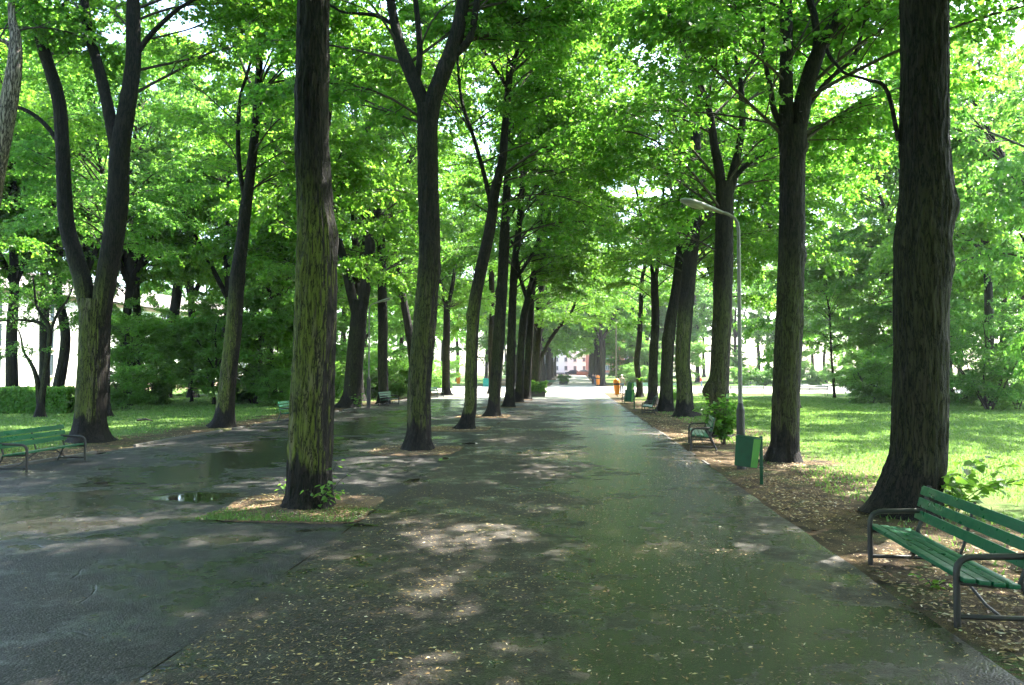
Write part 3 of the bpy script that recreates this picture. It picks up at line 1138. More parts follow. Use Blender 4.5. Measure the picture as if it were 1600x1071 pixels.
gx, gy = scatter(260000, 4.2, 32, 6, 62, lambda x, y: np.clip((x - 4.4) / 2.6 + (vnoise(x * .8, y * .8, None, 30) - .5) * 2.4, 0, 1) * np.clip(1.2 - y / 70, .2, 1), 1.3)
grass_blades("lawn_grass", gx, gy, gx * 0, 0.06, 31, "short bright green grass of the right lawn")
gx, gy = scatter(70000, -40, -13.2, 18, 60, lambda x, y: np.clip((-13.0 - x) / 1.5 + (vnoise(x * .8, y * .8, None, 33) - .5) * 2, 0, 1), 1.2)
grass_blades("shaded_grass", gx, gy, gx * 0, 0.06, 34, "shaded grass of the left lawn with patches of sun")
p = G(483, 795)
gx, gy = scatter(7000, -5.0, -2.85, p.y - 1.15, p.y + .9, lambda x, y: np.clip((p.y - .15 - y) / .6 + (vnoise(x * 2, y * 2, None, 36) - .5) * 1.6, 0, 1) * .8)
grass_blades("pit_grass", gx, gy, gx * 0 + 0.034, 0.030, 35, "low grass on the soil square round the nearest trunk")

# ------------------------------------------------------------------ traced trees
T = traced_tree
hi = dict(broad=True)
# the middle row
T("nearest thick lime trunk with yellow green algae in a soil square", (483, 795), [
    [(484, 797, 80), (484, 770, 70), (484, 740, 67), (487, 660, 66), (489, 600, 66), (493, 500, 63), (494, 400, 59), (491, 300, 54), (488, 200, 50), (489, 100, 49), (490, 0, 46), (492, -120, 42), (496, -230, 36)],
    {"l": [(490, -60, 26), (470, -150, 22), (430, -260, 17)], "ext": 5},
    {"l": [(492, -110, 26), (530, -220, 20), (570, -330, 15)], "ext": 5}],
  1, ROW, seg=130, step=0.04, amp=0.026, flare=0.16, knobs=((4.05, 0.2, 0.05, .28), (6.2, 2.9, .03, .12)),
  crown=dict(zmin=8.6, ztop=17, R=5.0, n1=26, droop=(.12, .05), el0=(18, 45), **hi))
T("tall forked lime beyond the nearest trunk, its fork high over the walk", (655, 705), [
    [(654, 707, 46), (654, 690, 40), (655, 670, 37), (656, 600, 36), (664, 500, 34), (671, 400, 32), (669, 300, 31), (668, 220, 32), (668, 165, 33)],
    [(668, 220, 22), (662, 165, 22), (640, 110, 21), (622, 60, 17), (610, 0, 14), (604, -60, 11)],
    [(669, 220, 26), (676, 160, 27), (694, 110, 26), (712, 60, 23), (724, 0, 19), (730, -60, 15)],
    [(650, 135, 11), (656, 80, 10), (649, 0, 8), (640, -50, 7)],
    {"l": [(712, 85, 12), (735, 58, 11), (746, 0, 10), (752, -40, 8)], "ext": 4},
    {"l": [(614, 38, 7), (585, 24, 6), (540, 20, 4)], "ext": 1.5}],
  2, ROW, seg=90, step=0.06, amp=0.024, flare=0.42, knobs=((4.6, 0, .05, .3), (6.0, 2.9, .03, .2)),
  crown=dict(zmin=8.2, R=5.2, n1=27, avoid=(1.15, 14, CAMAZ), droop=(.22, .08), **hi))
T("leaning lime with a knobbly bend and one long thin side limb", (725, 672), [
    [(727, 673, 27), (731, 655, 22), (735, 630, 20), (737, 560, 19), (741, 480, 19), (752, 420, 18), (765, 360, 17), (773, 300, 15), (785, 250, 13), (789, 200, 11), (795, 130, 11), (797, 95, 10)],
    [(796, 110, 7), (812, 70, 7), (830, 0, 6)],
    [(797, 105, 6), (792, 60, 6), (800, 10, 5)],
    {"l": [(769, 330, 8), (757, 275, 7), (740, 215, 6), (722, 160, 5), (716, 110, 4)], "ext": 2.5},
    {"l": [(794, 140, 6), (762, 88, 6), (740, 58, 5)], "ext": 3}],
  3, ROW, seg=40, step=0.11, flare=0.5, knobs=((4.0, 3.0, .06, .18), (3.0, 3.1, .03, .15)),
  crown=dict(zmin=7.6, R=5, n1=30, avoid=(.7, 10, CAMAZ)))
T("straight dark lime right behind the leaning one", (770, 652), [
    [(769, 653, 24), (772, 630, 19), (776, 580, 18), (780, 520, 18), (785, 440, 17), (788, 380, 16), (790, 330, 13), (794, 260, 11), (800, 180, 9), (804, 120, 8)],
    {"l": [(789, 350, 8), (815, 300, 7), (830, 240, 6)], "ext": 4}],
  4, ROW, seg=30, step=0.15, crown=dict(zmin=7.0, R=5, n1=32, avoid=(.6, 9, CAMAZ), leaf=.13))
T("slim dark lime fifth along the middle row", (795, 637), [
    [(795, 638, 20), (797, 610, 15), (798, 560, 14), (800, 500, 13), (803, 430, 12), (809, 370, 10), (815, 300, 9), (818, 240, 8)],
    {"l": [(803, 440, 6), (830, 400, 5), (850, 350, 4)], "ext": 3}],
  5, ROW, seg=24, step=0.2, crown=dict(zmin=6.3, R=5, n1=30, avoid=(.6, 8, CAMAZ), leaf=.13))
T("slim lime whose limb leans right beside the fifth trunk", (809, 629.5), [
    [(809, 630, 17), (812, 600, 12), (814, 550, 12), (818, 500, 12), (827, 460, 11), (840, 400, 10), (847, 340, 8), (850, 280, 7)],
    {"l": [(824, 470, 6), (812, 430, 6), (806, 390, 5)], "ext": 4}],
  6, ROW, seg=22, step=0.2, crown=dict(zmin=6.0, R=4.8, n1=24, leaf=.12))
T("dark lime next to last before the sunlit crossing", (822, 625), [
    [(822, 626, 16), (824, 600, 12), (826, 550, 12), (829, 500, 11), (832, 450, 10), (848, 380, 8), (852, 320, 7)]],
  7, ROW, seg=20, step=0.25, crown=dict(zmin=5.8, R=5.0, n1=24, leaf=.12))
T("last lime of the middle row with a limb arching right", (836, 620), [
    [(834, 621, 20), (836, 600, 15), (838, 560, 14), (842, 500, 13), (846, 450, 11), (850, 380, 9)],
    {"l": [(844, 565, 7), (850, 550, 6), (860, 530, 6), (876, 508, 5), (890, 492, 4)], "ext": 2}],
  8, ROW, seg=20, step=0.25, crown=dict(zmin=5.0, R=5.4, n1=27, leaf=.12))
# the right row
T("massive lime trunk behind the nearest bench with a bulge high on its right", (1418, 803), [
    [(1414, 808, 108), (1420, 770, 90), (1430, 730, 82), (1434, 700, 79), (1437, 600, 78), (1438, 500, 77), (1440, 400, 78), (1443, 350, 78), (1446, 280, 74), (1445, 220, 69), (1444, 100, 67), (1443, 0, 68), (1442, -80, 66), (1436, -180, 52)],
    {"l": [(1446, -10, 34), (1475, -40, 30), (1520, -110, 24), (1570, -200, 20)], "ext": 5},
    {"l": [(1440, -60, 34), (1420, -160, 26), (1390, -260, 20)], "ext": 5},
    {"l": [(1404, 220, 7), (1385, 140, 6), (1355, 125, 5), (1330, 118, 4)], "ext": 0.6}],
  9, ROWR, seg=140, step=0.04, amp=0.026, flare=0.25, knobs=((4.45, -0.15, .09, .24), (3.6, -0.2, .05, .22), (3.9, 3.0, .03, .2)),
  crown=dict(zmin=6.0, ztop=17, R=5.2, n1=28, avoid=(1.9, 9.5, math.pi * 1.05), droop=(.26, .06), **hi))
T("stout lime with a shaggy base beside the green bin", (1226, 720), [
    [(1225, 722, 50), (1226, 705, 44), (1227, 690, 42), (1229, 600, 41), (1233, 500, 41), (1237, 400, 39), (1238, 300, 37), (1239, 240, 39), (1238, 200, 42)],
    [(1230, 250, 22), (1229, 190, 23), (1228, 120, 21), (1229, 60, 19), (1228, 0, 18), (1228, -60, 15)],
    [(1242, 250, 26), (1252, 170, 27), (1270, 105, 24), (1290, 60, 20), (1315, 20, 17), (1338, -20, 15)],
    [(1268, 120, 12), (1276, 70, 12), (1273, 30, 11), (1262, -10, 11)],
    {"l": [(1226, 205, 10), (1210, 175, 9), (1204, 140, 8)], "ext": 3},
    {"l": [(1258, 170, 9), (1295, 125, 7), (1330, 96, 6)], "ext": 1.0}],
  10, ROWR, seg=90, step=0.06, amp=0.024, flare=0.38, knobs=((4.7, 0.0, .05, .22), (7.2, 0, .05, .15)),
  crown=dict(zmin=6.8, R=5.2, n1=28, avoid=(1.0, 12.5, CAMAZ), droop=(.34, .08), **hi))
T("lime with a round burl and a leafy shrub at its foot", (1122, 682), [
    [(1121, 684, 44), (1122, 660, 38), (1123, 630, 31), (1125, 560, 30), (1129, 480, 29), (1131, 400, 28), (1132, 320, 28), (1132, 285, 27)],
    [(1128, 330, 15), (1124, 270, 16), (1116, 225, 13), (1110, 180, 11), (1098, 140, 8), (1075, 90, 6)],
    [(1136, 330, 14), (1144, 275, 14), (1153, 240, 12), (1160, 190, 10), (1158, 140, 9)],
    {"l": [(1142, 285, 8), (1170, 255, 7), (1205, 235, 5)], "ext": 2}],
  11, ROWR, seg=44, step=0.1, flare=0.3, knobs=((1.45, 3.0, .22, .28),),
  crown=dict(zmin=5.6, R=5.2, n1=28, avoid=(.9, 9.5, CAMAZ), droop=(.38, .1)))
T("twisted lime with greenish bark, flared at the ground", (1070, 651), [
    [(1072, 652, 34), (1070, 640, 27), (1069, 600, 24), (1067, 560, 23), (1070, 500, 23), (1076, 430, 22), (1083, 360, 22), (1086, 280, 19), (1087, 210, 15), (1090, 150, 12)]],
  12, ROWR, seg=32, step=0.14, flare=0.7, crown=dict(zmin=6.0, R=5.0, n1=26, avoid=(.9, 10, CAMAZ), droop=(.38, .1)))
T("dark lime curving right with a bulging foot", (1040, 643), [
    [(1040, 644, 28), (1041, 625, 22), (1042, 580, 19), (1045, 530, 18), (1049, 495, 17), (1057, 450, 16), (1064, 390, 15), (1066, 310, 14), (1067, 240, 11), (1066, 60, 9)]],
  13, ROWR, seg=28, step=0.16, flare=0.6, knobs=((3.6, 3.0, .05, .3),), crown=dict(zmin=5.6, R=5.0, n1=26, avoid=(.8, 9.5, CAMAZ)))
T("slender lime forking low behind the far bench", (1020, 632), [
    [(1020, 633, 20), (1020, 610, 15), (1021, 560, 14), (1024, 500, 13), (1023, 460, 12), (1022, 425, 11)],
    [(1022, 450, 7), (1017, 410, 6), (1008, 370, 5), (1000, 330, 4)], [(1023, 450, 7), (1029, 400, 6), (1034, 340, 5)]],
  14, ROWR, seg=22, step=0.2, crown=dict(zmin=6.2, R=4.8, n1=24, leaf=.12))
T("thin lime with leafy sprouts at the edge of the sunlit crossing", (999, 621), [
    [(999, 622, 12), (999, 600, 10), (995, 565, 9), (999, 530, 9), (1001, 490, 7), (1003, 440, 6)]],
  15, ROWR, seg=18, step=0.25, crown=dict(zmin=4.6, R=3.8, n1=20, leaf=.12))
# the left row
T("big forked lime with a broad flared foot behind the left bench", (146, 690), [
    [(141, 692, 58), (141, 672, 48), (142, 650, 44), (144, 600, 43), (146, 540, 41), (147, 490, 41), (148, 468, 40)],
    [(140, 510, 24), (132, 450, 28), (118, 400, 25), (104, 350, 22), (100, 290, 21), (97, 220, 20), (90, 150, 19), (66, 70, 17), (50, 0, 14)],
    [(156, 510, 26), (163, 450, 31), (176, 380, 31), (184, 310, 31), (187, 240, 29), (197, 175, 26), (208, 100, 22), (208, 30, 20), (207, -30, 17)],
    [(184, 250, 17), (172, 185, 18), (158, 120, 16), (140, 55, 14), (130, -10, 13)],
    {"l": [(97, 235, 7), (75, 200, 7), (45, 175, 6), (5, 160, 6)], "ext": 2},
    {"l": [(213, 85, 9), (238, 52, 8), (275, 17, 6), (310, -5, 5)], "ext": 2}],
  16, ROWL, seg=80, step=0.07, amp=0.022, flare=0.4, crown=dict(zmin=8.6, R=5.2, n1=26, avoid=(1.7, 15, CAMAZ), droop=(.25, .08)))
T("lime leaning right with a pale algae streak on the left lawn edge", (350, 668), [
    [(347, 669, 36), (351, 650, 30), (355, 610, 26), (361, 550, 25), (367, 490, 24), (371, 430, 22), (379, 370, 18), (384, 325, 18), (389, 290, 15), (397, 220, 13), (403, 150, 12), (406, 90, 11)],
    {"l": [(384, 320, 8), (374, 260, 7), (372, 200, 7), (376, 150, 5)], "ext": 4}],
  17, ROWL, seg=36, step=0.12, flare=0.4, knobs=((5.4, 0, .05, .2),), crown=dict(zmin=7.5, R=5, n1=25, avoid=(1, 12, CAMAZ)))
T("dark lime forking wide behind the nearest trunk", (547, 637), [
    [(546, 638, 36), (550, 615, 29), (553, 580, 27), (558, 520, 26), (564, 470, 25)],
    [(558, 500, 14), (547, 450, 15), (538, 410, 14), (528, 370, 11)],
    [(564, 490, 18), (574, 430, 17), (578, 385, 16), (573, 350, 14), (567, 310, 13), (566, 265, 12)],
    [(575, 370, 11), (590, 330, 13), (608, 295, 11), (632, 262, 7)]],
  18, ROWL, seg=30, step=0.16, crown=dict(zmin=7.5, R=4.8, n1=24, avoid=(1, 11, CAMAZ)))
T("straight reddish lime trunk next to the left bench by the lamp post", (600, 632), [
    [(600, 633, 21), (599, 610, 16), (598, 560, 15), (598, 500, 15), (597, 430, 14), (595, 360, 12), (596, 300, 10), (597, 240, 8)]],
  19, ROWL, seg=24, step=0.2, crown=dict(zmin=7.0, R=4.8, n1=24, leaf=.12))
T("lime hidden behind the tall forked trunk, its limb leaning left", (652, 623), [
    [(653, 624, 22), (650, 600, 16), (645, 560, 14), (638, 510, 13), (627, 450, 11), (616, 380, 10), (612, 320, 8)]],
  20, ROWL, seg=20, step=0.25, crown=dict(zmin=7.0, R=4.8, n1=22, leaf=.12))
T("farthest visible lime of the left row beside a small bench", (697, 618), [
    [(698, 619, 16), (697, 600, 13), (697, 560, 12), (698, 510, 11), (698, 470, 10)],
    [(698, 490, 6), (690, 450, 5), (680, 410, 4)], [(698, 490, 6), (708, 440, 6), (714, 390, 5)]],
  21, ROWL, seg=20, step=0.25, crown=dict(zmin=6.0, R=4.8, n1=24, leaf=.12))
# other trees one can tell apart
T("slightly leaning dark trunk on the left lawn between two shrubs", (258, 622), [
    [(258, 623, 19), (262, 590, 16), (267, 530, 16), (275, 470, 15), (280, 420, 14), (278, 370, 12), (276, 315, 11), (277, 260, 9)],
    {"l": [(279, 440, 6), (292, 390, 5), (300, 340, 4)], "ext": 3}],
  22, None, name="maple_tree", seg=20, step=0.25, crown=dict(zmin=8.0, R=5.5, n1=26, leaf=.14, leafmat=LEAF_DEEP))
T("thin dark trunk just right of the big forked left tree", (167, 651), [
    [(167, 652, 16), (166, 630, 12), (166, 570, 11), (168, 500, 10), (170, 430, 9), (172, 350, 8)]],
  23, None, name="maple_tree", seg=16, step=0.25, crown=dict(zmin=6.0, R=4.2, n1=20, leaf=.12, leafmat=LEAF_DEEP))
T("small double stemmed tree before the white building at far left", (62, 652), [
    [(62, 653, 16), (64, 630, 11), (70, 590, 9), (76, 545, 8), (78, 515, 7), (70, 500, 5)],
    {"l": [(62, 640, 9), (59, 600, 8), (52, 575, 6), (40, 555, 4)], "ext": 1.2},
    {"l": [(77, 520, 5), (62, 505, 5), (30, 500, 4), (0, 502, 3)], "ext": 1},
    {"l": [(78, 520, 5), (90, 490, 4), (105, 470, 3)], "ext": 1}],
  24, None, name="small_tree", seg=14, step=0.25, ext=2, crown=dict(zmin=2.4, ztop=6, R=2.4, n1=17, n2=8, n3=6, nl=9, leaf=.095, leafmat=LEAF_DEEP))
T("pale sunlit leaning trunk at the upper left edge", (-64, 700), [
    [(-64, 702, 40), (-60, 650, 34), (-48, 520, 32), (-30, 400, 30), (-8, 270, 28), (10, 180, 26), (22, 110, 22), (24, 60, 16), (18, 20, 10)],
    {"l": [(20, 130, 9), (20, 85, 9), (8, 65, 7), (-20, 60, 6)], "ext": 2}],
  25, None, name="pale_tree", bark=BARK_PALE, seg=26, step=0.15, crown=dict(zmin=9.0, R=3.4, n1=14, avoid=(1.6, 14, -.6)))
T("dark trunk cut by the left edge of the picture before the hedge", (0, 612), [
    [(0, 613, 16), (1, 580, 13), (0, 500, 12), (-4, 420, 11), (-6, 340, 9)]],
  26, None, name="maple_tree", seg=16, step=0.3, crown=dict(zmin=9, R=5.0, n1=22, leaf=.14, leafmat=LEAF_DEEP))
T("young thin stemmed tree on the lawn by the far right bench", (1304, 622), [
    [(1304, 622, 5), (1302, 590, 4), (1299, 555, 3.5), (1297, 500, 3)]],
  27, None, name="young_tree", seg=12, step=0.25, ext=5, flare=.2, crown=dict(zmin=3.4, ztop=11, R=3.9, n1=34, n2=9, n3=8, nl=12, leaf=.13, leafmat=LEAF_DEEP))

# ------------------------------------------------------------------ background trees: kinds, then copies
def kind_tree(name, seed, h, zmin, R, r, lean, n1, n2, n3, nl, leaf, leafmat, forks=2, droop=(.45, .12), seg=14, el0=(18, 50)):
    rng = np.random.RandomState(seed)
    root = thing(name, "tree", "tree")
    pts = [np.array([0, 0, -.05]), np.array([0, 0, .5])]
    rad = [r * 1.2, r]
    n = 6
    for i in range(1, n + 1):
        f = i / n
        pts.append(np.array([lean * f * 2 + rng.randn() * .12, rng.randn() * .12, .5 + (h * .82 - .5) * f]))
        rad.append(r * (1 - .82 * f))
    polys = [(pts, rad)]
    Vs, Fs = [], []
    V, F = bark_tube(pts, rad, seg, 0.4, 0.01, seed, .5)
    Vs.append(V)
    Fs.append(F)
    off = len(V)
    for k in range(forks):
        j = 3
        a = k * 2.4 + seed
        d = np.array([math.cos(a) * .55, math.sin(a) * .55, 1.0])
        pp = [pts[j] + d * q + np.array([0, 0, -.1]) for q in (0, h * .1, h * .22, h * .34)]
        rr = [rad[j] * .8, rad[j] * .6, rad[j] * .4, .03]
        polys.append((pp, rr))
        V, F = bark_tube(pp, rr, 8, 0.5, 0.006, seed + k)
        Vs.append(V)
        Fs.append(F + off)
        off += len(V)
    tk = link("trunk", np_mesh("trunk", np.concatenate(Vs), Fs, [BARK]), root)
    tk.color = (.15, .15, .15, 1)
    link("crown", grow(seed + 50, polys, zmin, h, R, n1, n2, n3, nl, leaf, leafmat=leafmat, droop=droop, el0=el0), root)
    return root


KT = [kind_tree("lime_tree", 61, 19, 3.4, 5.2, .30, .2, 40, 10, 9, 12, .165, LEAF),
      kind_tree("lime_tree", 62, 21, 4.4, 5.4, .34, -.2, 40, 10, 9, 12, .165, LEAF, 3),
      kind_tree("maple_tree", 63, 17, 2.6, 5.0, .26, .1, 40, 10, 9, 12, .17, LEAF_DEEP),
      kind_tree("maple_tree", 64, 20, 7.4, 5.6, .30, .3, 40, 10, 9, 12, .165, LEAF_DEEP, 3)]
KU = [kind_tree("understorey_tree", 71, 8.0, 1.1, 3.2, .12, .2, 34, 9, 8, 11, .14, LEAF_SHRUB, 2, (.45, .12), 10),
      kind_tree("understorey_tree", 72, 6.5, 0.9, 3.0, .10, -.3, 30, 9, 8, 11, .15, LEAF_SHRUB, 2, (.45, .12), 10)]
used = {}


def place(proto, x, y, rz, sc, label, group, zs=None):
    s = (sc, sc, zs or sc)
    if proto.name not in used:
        used[proto.name] = 1
        proto.location = (x, y, gz(y))
        proto.rotation_euler = (0, 0, rz)
        proto.scale = s
        proto["label"] = label
        proto["group"] = group
        return proto
    return dup(proto, (x, y, gz(y)), rz, label, group, s)


rr = random.Random(11)
GL = "woodland trees beyond the left lawn"
LL = "leafy woodland tree in the green mass beyond the left lawn"
for px, Y, k in [(170, 58, 1), (215, 48, 0), (232, 76, 1), (296, 60, 2), (330, 84, 0), (392, 66, 1), (428, 52, 2), (420, 90, 0), (462, 70, 0), (505, 62, 2), (500, 96, 1),
                 (535, 78, 0), (572, 92, 2), (600, 118, 1), (628, 80, 0), (655, 104, 2), (676, 132, 0), (640, 140, 1), (560, 130, 0), (480, 125, 2), (400, 120, 1), (320, 115, 0), (265, 110, 2),
                 (350, 48, 3), (90, 44, 3), (20, 42, 1), (-70, 36, 1), (70, 47, 1), (195, 46, 1), (130, 43, 3), (302, 58, 1), (-60, 40, 3), (60, 58, 3), (150, 95, 1), (-40, 62, 3), (215, 56, 2)]:
    p = GY(px, Y)
    if p.x < -30 and 48 < Y < 112:
        continue
    place(KT[k], p.x, p.y, rr.uniform(0, 6.28), rr.uniform(.9, 1.12), LL, GL, rr.uniform(1.15, 1.4))
GLU = "low understorey trees at the back of the left lawn"
for i, (px, Y, k) in enumerate([(205, 44, 0), (238, 52, 0), (345, 54, 1), (300, 50, 1), (335, 46, 0), (400, 47, 1), (440, 58, 0), (485, 66, 1), (250, 60, 0), (520, 75, 1), (590, 85, 0)]):
    p = GY(px, Y)
    place(KU[k], p.x, p.y, rr.uniform(0, 6.28), rr.uniform(.75, 1.1), "low bushy tree crowding the back of the left lawn", GLU)
GRt = "woodland trees beyond the right lawn"
LR = "leafy woodland tree in the green mass beyond the right lawn"
for px, Y, k in [(1546, 47, 0), (1650, 34, 2), (1480, 58, 1), (1570, 62, 2), (1650, 52, 1), (1420, 76, 2), (1360, 70, 0), (1395, 96, 1), (1500, 90, 0), (1600, 84, 1),
                 (1330, 118, 0), (1290, 128, 2), (1250, 132, 0), (1215, 130, 2), (1185, 142, 1), (1150, 134, 0), (1120, 140, 2), (1090, 132, 1), (1060, 128, 2), (1035, 136, 0), (1010, 130, 2), (985, 126, 1),
                 (1270, 150, 1), (1350, 150, 1), (1440, 125, 0), (1200, 170, 1), (1100, 170, 1), (1030, 175, 0), (1540, 120, 2), (1760, 60, 0)]:
    p = GY(px, Y)
    place(KT[k], p.x, p.y, rr.uniform(0, 6.28), rr.uniform(.9, 1.15), LR, GRt, rr.uniform(1.15, 1.45))
for px, Y, k in [(1400, 60, 0), (1440, 66, 1), (1590, 50, 1), (1240, 122, 0), (1150, 124, 1), (1070, 122, 0), (1010, 120, 1), (1340, 100, 1), (975, 122, 0)]:
    p = GY(px, Y)
    place(KU[k], p.x, p.y, rr.uniform(0, 6.28), rr.uniform(.8, 1.15), "low bushy tree at the foot of the wood beyond the right lawn", "low trees below the right wood")
GF = "dark trees of the far avenue beyond the sunlit crossing"
for i, Y in enumerate([109, 116, 124, 132, 141, 150, 160, 170, 180, 190]):
    place(KT[i % 2 + (2 if i % 3 == 2 else 0) if i % 3 == 2 and False else i % 2], 4.5 + rr.uniform(-.25, .25), Y, rr.uniform(0, 6.28), rr.uniform(1.0, 1.2), "dark trunk in the right row of the far avenue beyond the crossing", GF)
    place(KT[(i + 1) % 2], -4.2 + rr.uniform(-.25, .25), Y + 1, rr.uniform(0, 6.28), rr.uniform(1.0, 1.2), "dark trunk in the left row of the far avenue beyond the crossing", GF + " on the left")
GFW = "trees flanking the far avenue"
for px, Y, k in [(740, 112, 2), (775, 118, 0), (805, 128, 2), (715, 135, 1), (835, 150, 0), (760, 160, 1), (965, 150, 2), (960, 180, 0), (820, 185, 2), (690, 170, 0), (790, 215, 0), (850, 225, 1), (955, 222, 0), (1000, 215, 1)]:
    p = GY(px, Y)
    place(KT[k], p.x, p.y, rr.uniform(0, 6.28), rr.uniform(.95, 1.15), "leafy tree standing back from the far avenue", GFW, 1.4)
# trees of the three rows beside the photographer
HT = "second line of park trees mostly hidden behind the avenue trunks"
for px, Y, k, sc in ((1438, 60, 0, 1.25), (1236, 44, 0, 1.1), (1125, 52, 1, 1.1), (1447, 56, 2, 1.2), (1236, 66, 2, 1.15), (492, 46, 0, 1.1), (664, 72, 2, 1.2), (495, 34, 1, 1.1), (770, 70, 1, 1.1), (560, 52, 1, 1.1)):
    p = GY(px, Y)
    place(KT[k], p.x, p.y, rr.uniform(0, 6.28), sc, "park tree whose trunk hides behind a nearer avenue trunk", HT, sc * 1.2)
NR = "avenue trees standing beside the photographer"
place(KT[3], 4.9, 3.6, 1.0, 1.0, "avenue tree at the photographer's right whose boughs shade the walk", NR)
place(KT[3], -4.2, 1.2, 2.2, 1.0, "avenue tree at the photographer's left whose boughs shade the walk", NR)
place(KT[3], -14.5, 1.0, 4.0, 1.0, "left row tree just outside the picture", NR)
place(KT[3], 12.5, 9.0, 4.0, .95, "lawn tree just outside the right edge of the picture", NR)


BK = "park trees behind the photographer"
for x, y, k in [(4.9, -4, 0), (-3.9, -4, 1), (4.9, -12, 1), (-3.9, -12, 0), (-13.4, -3, 0), (-13.4, -12, 1), (13, -3, 2), (14, -13, 0), (-22, 0, 2), (22, -2, 1), (-22, -14, 0), (1, -22, 2), (-9, -24, 0), (10, -24, 1), (-23, 11, 1)]:
    place(KT[k], x, y, rr.uniform(0, 6.28), rr.uniform(.95, 1.1), "park tree behind the photographer, outside the picture", BK)

# ------------------------------------------------------------------ shrubs, hedge, sprouts
def shrub_mesh(seed, h, R, stems, n1, n2, n3, nl, leaf, leafmat, broad=False):
    rng = np.random.RandomState(seed)
    polys = []
    for s in range(stems):
        a = s * 2 * math.pi / stems + rng.rand()
        f = rng.uniform(.25, .7)
        pp = [np.array([math.cos(a) * .08, math.sin(a) * .08, -.03])]
        for t in (.35, .7, 1.0):
            pp.append(np.array([math.cos(a) * R * f * t, math.sin(a) * R * f * t, h * .85 * t]) + rng.randn(3) * .06)
        polys.append((pp, [.03, .024, .016, .01]))
    cm = grow(seed, polys, 0.04, h, R * .62, n1, n2, n3, nl, leaf, el0=(0, 45), el1=(20, 70), droop=(.25, .1), leafmat=leafmat, broad=broad, twl=(.2, .45))
    Vs, Fs, off = [], [], 0
    for i, (pp, r) in enumerate(polys):
        V, F = bark_tube(pp, r, 8, .15, .003, seed + i)
        Vs.append(V)
        Fs.append(F + off)
        off += len(V)
    return np_mesh("stems", np.concatenate(Vs), Fs, [TWIG]), cm


SH = []
for sd, h, R, lm in ((81, 2.4, 2.0, LEAF_SHRUB), (82, 1.9, 2.0, LEAF_DEEP), (83, 3.0, 2.2, LEAF_SHRUB)):
    st, cm = shrub_mesh(sd, h, R, 8, 44, 8, 7, 9, .085, lm)
    r = thing("shrub", "shrub", "shrub")
    link("stems", st, r)
    link("foliage", cm, r)
    SH.append(r)
S_LABEL = [
    (195, 640, 0, 1.0, "dense dark green shrub behind the thin trunk on the left lawn"),
    (232, 632, 1, 1.1, "spreading shrub touching the foot of the leaning lawn trunk"),
    (300, 618, 2, 1.25, "tall rounded bush between the lawn trunk and the pale streaked lime"),
    (395, 630, 1, 1.15, "bluish green bush just right of the pale streaked lime"),
    (430, 634, 0, .95, "bush directly behind the half hidden left bench"),
    (505, 627, 1, 1.2, "bush between the nearest trunk and the wide forked lime"),
    (620, 622, 0, 1.0, "bright bush behind the left bench by the lamp post"),
    (585, 622, 1, 1.0, "bush behind the left lamp post"),
    (1362, 630, 0, 1.25, "broad rounded shrub alone on the right lawn, left of the massive trunk"),
    (1392, 628, 1, 1.2, "shrub half hidden by the massive right trunk"),
    (1500, 634, 1, 1.0, "low shrub on the right lawn just right of the massive trunk"),
    (1590, 640, 2, 1.0, "tall shrub at the right edge of the picture"),
    (1050, 628, 1, .5, "small bush on the lawn behind the twisted lime"),
]
for px, py, k, sc, lab in S_LABEL:
    p = G(px, py)
    place(SH[k], p.x, p.y, rr.uniform(0, 6.28), sc, lab, "shrubs round the lawns")
for px, Y, k, sc in ((450, 60, 2, 1.2), (480, 56, 0, 1.3), (540, 66, 2, 1.2), (660, 80, 2, 1.3), (690, 95, 2, 1.3), (610, 75, 2, 1.3)):
    p = GY(px, Y)
    place(SH[k], p.x, p.y, rr.uniform(0, 6.28), sc, "rounded bush in the thicket along the back of the left lawn", "thicket bushes")
for px, Y, k, sc in ((1195, 112, 1, 1.2), (1160, 112, 0, 1.1), (1270, 115, 1, 1.2), (1310, 110, 0, 1.2), (1020, 112, 1, 1.3), (985, 112, 0, 1.2)):
    p = GY(px, Y)
    place(SH[k], p.x, p.y, rr.uniform(0, 6.28), sc, "rounded bush at the edge of the wood past the sunlit crossing", "bushes past the crossing")

# multi-stemmed viburnum at right
p = G(1546, 641)
st, cm = shrub_mesh(91, 5.4, 3.4, 7, 60, 9, 8, 8, .10, LEAF_DEEP)
r = thing("tall_shrub", "tall many stemmed shrub with a dark vase of stems on the right lawn", "shrub", tuple(p))
link("stems", st, r, scale=(1.6, 1.6, 1))
link("foliage", cm, r, loc=(0, 0, .5))


def hedge():
    p0, p1 = G(-60, 646), G(112, 646)
    rng = np.random.RandomState(4)
    N = 26000
    L = p1.x - p0.x
    u = rng.rand(N)
    # leaves on the skin of a clipped box
    face = rng.randint(0, 4, N)
    y = np.where(face == 0, 0, np.where(face == 1, .9, rng.rand(N) * .9)) + rng.randn(N) * .06
    z = np.where(face >= 2, 1.12, rng.rand(N) * 1.12) + rng.randn(N) * .05
    b = np.stack([u * L, y, np.clip(z, .03, 1.3)], 1)
    d = unit(rng.randn(N, 3) + [0, -.3, -.2])
    n = rng.randn(N, 3) * .6 + [0, -.6, .6]
    V, F = leaves_mesh(b, d, n, .11 * rng.uniform(.6, 1.3, N), False)
    r = thing("hedge", "low clipped hedge before the white building at far left", "hedge", (p0.x, p0.y, 0))
    link("foliage", np_mesh("foliage", V, [F], [LEAF_SHRUB]), r)
    mb = MB()
    x = .3
    while x < L:
        a = rng.uniform(-.2, .2)
        mb.tube([(x, .45, -.02), (x + a, .45 + a * .5, .5), (x + a * 2, .45 - a, 1.0)], [.02, .015, .008], 6)
        x += .35
    mb.build("stems", TWIG, r)


hedge()


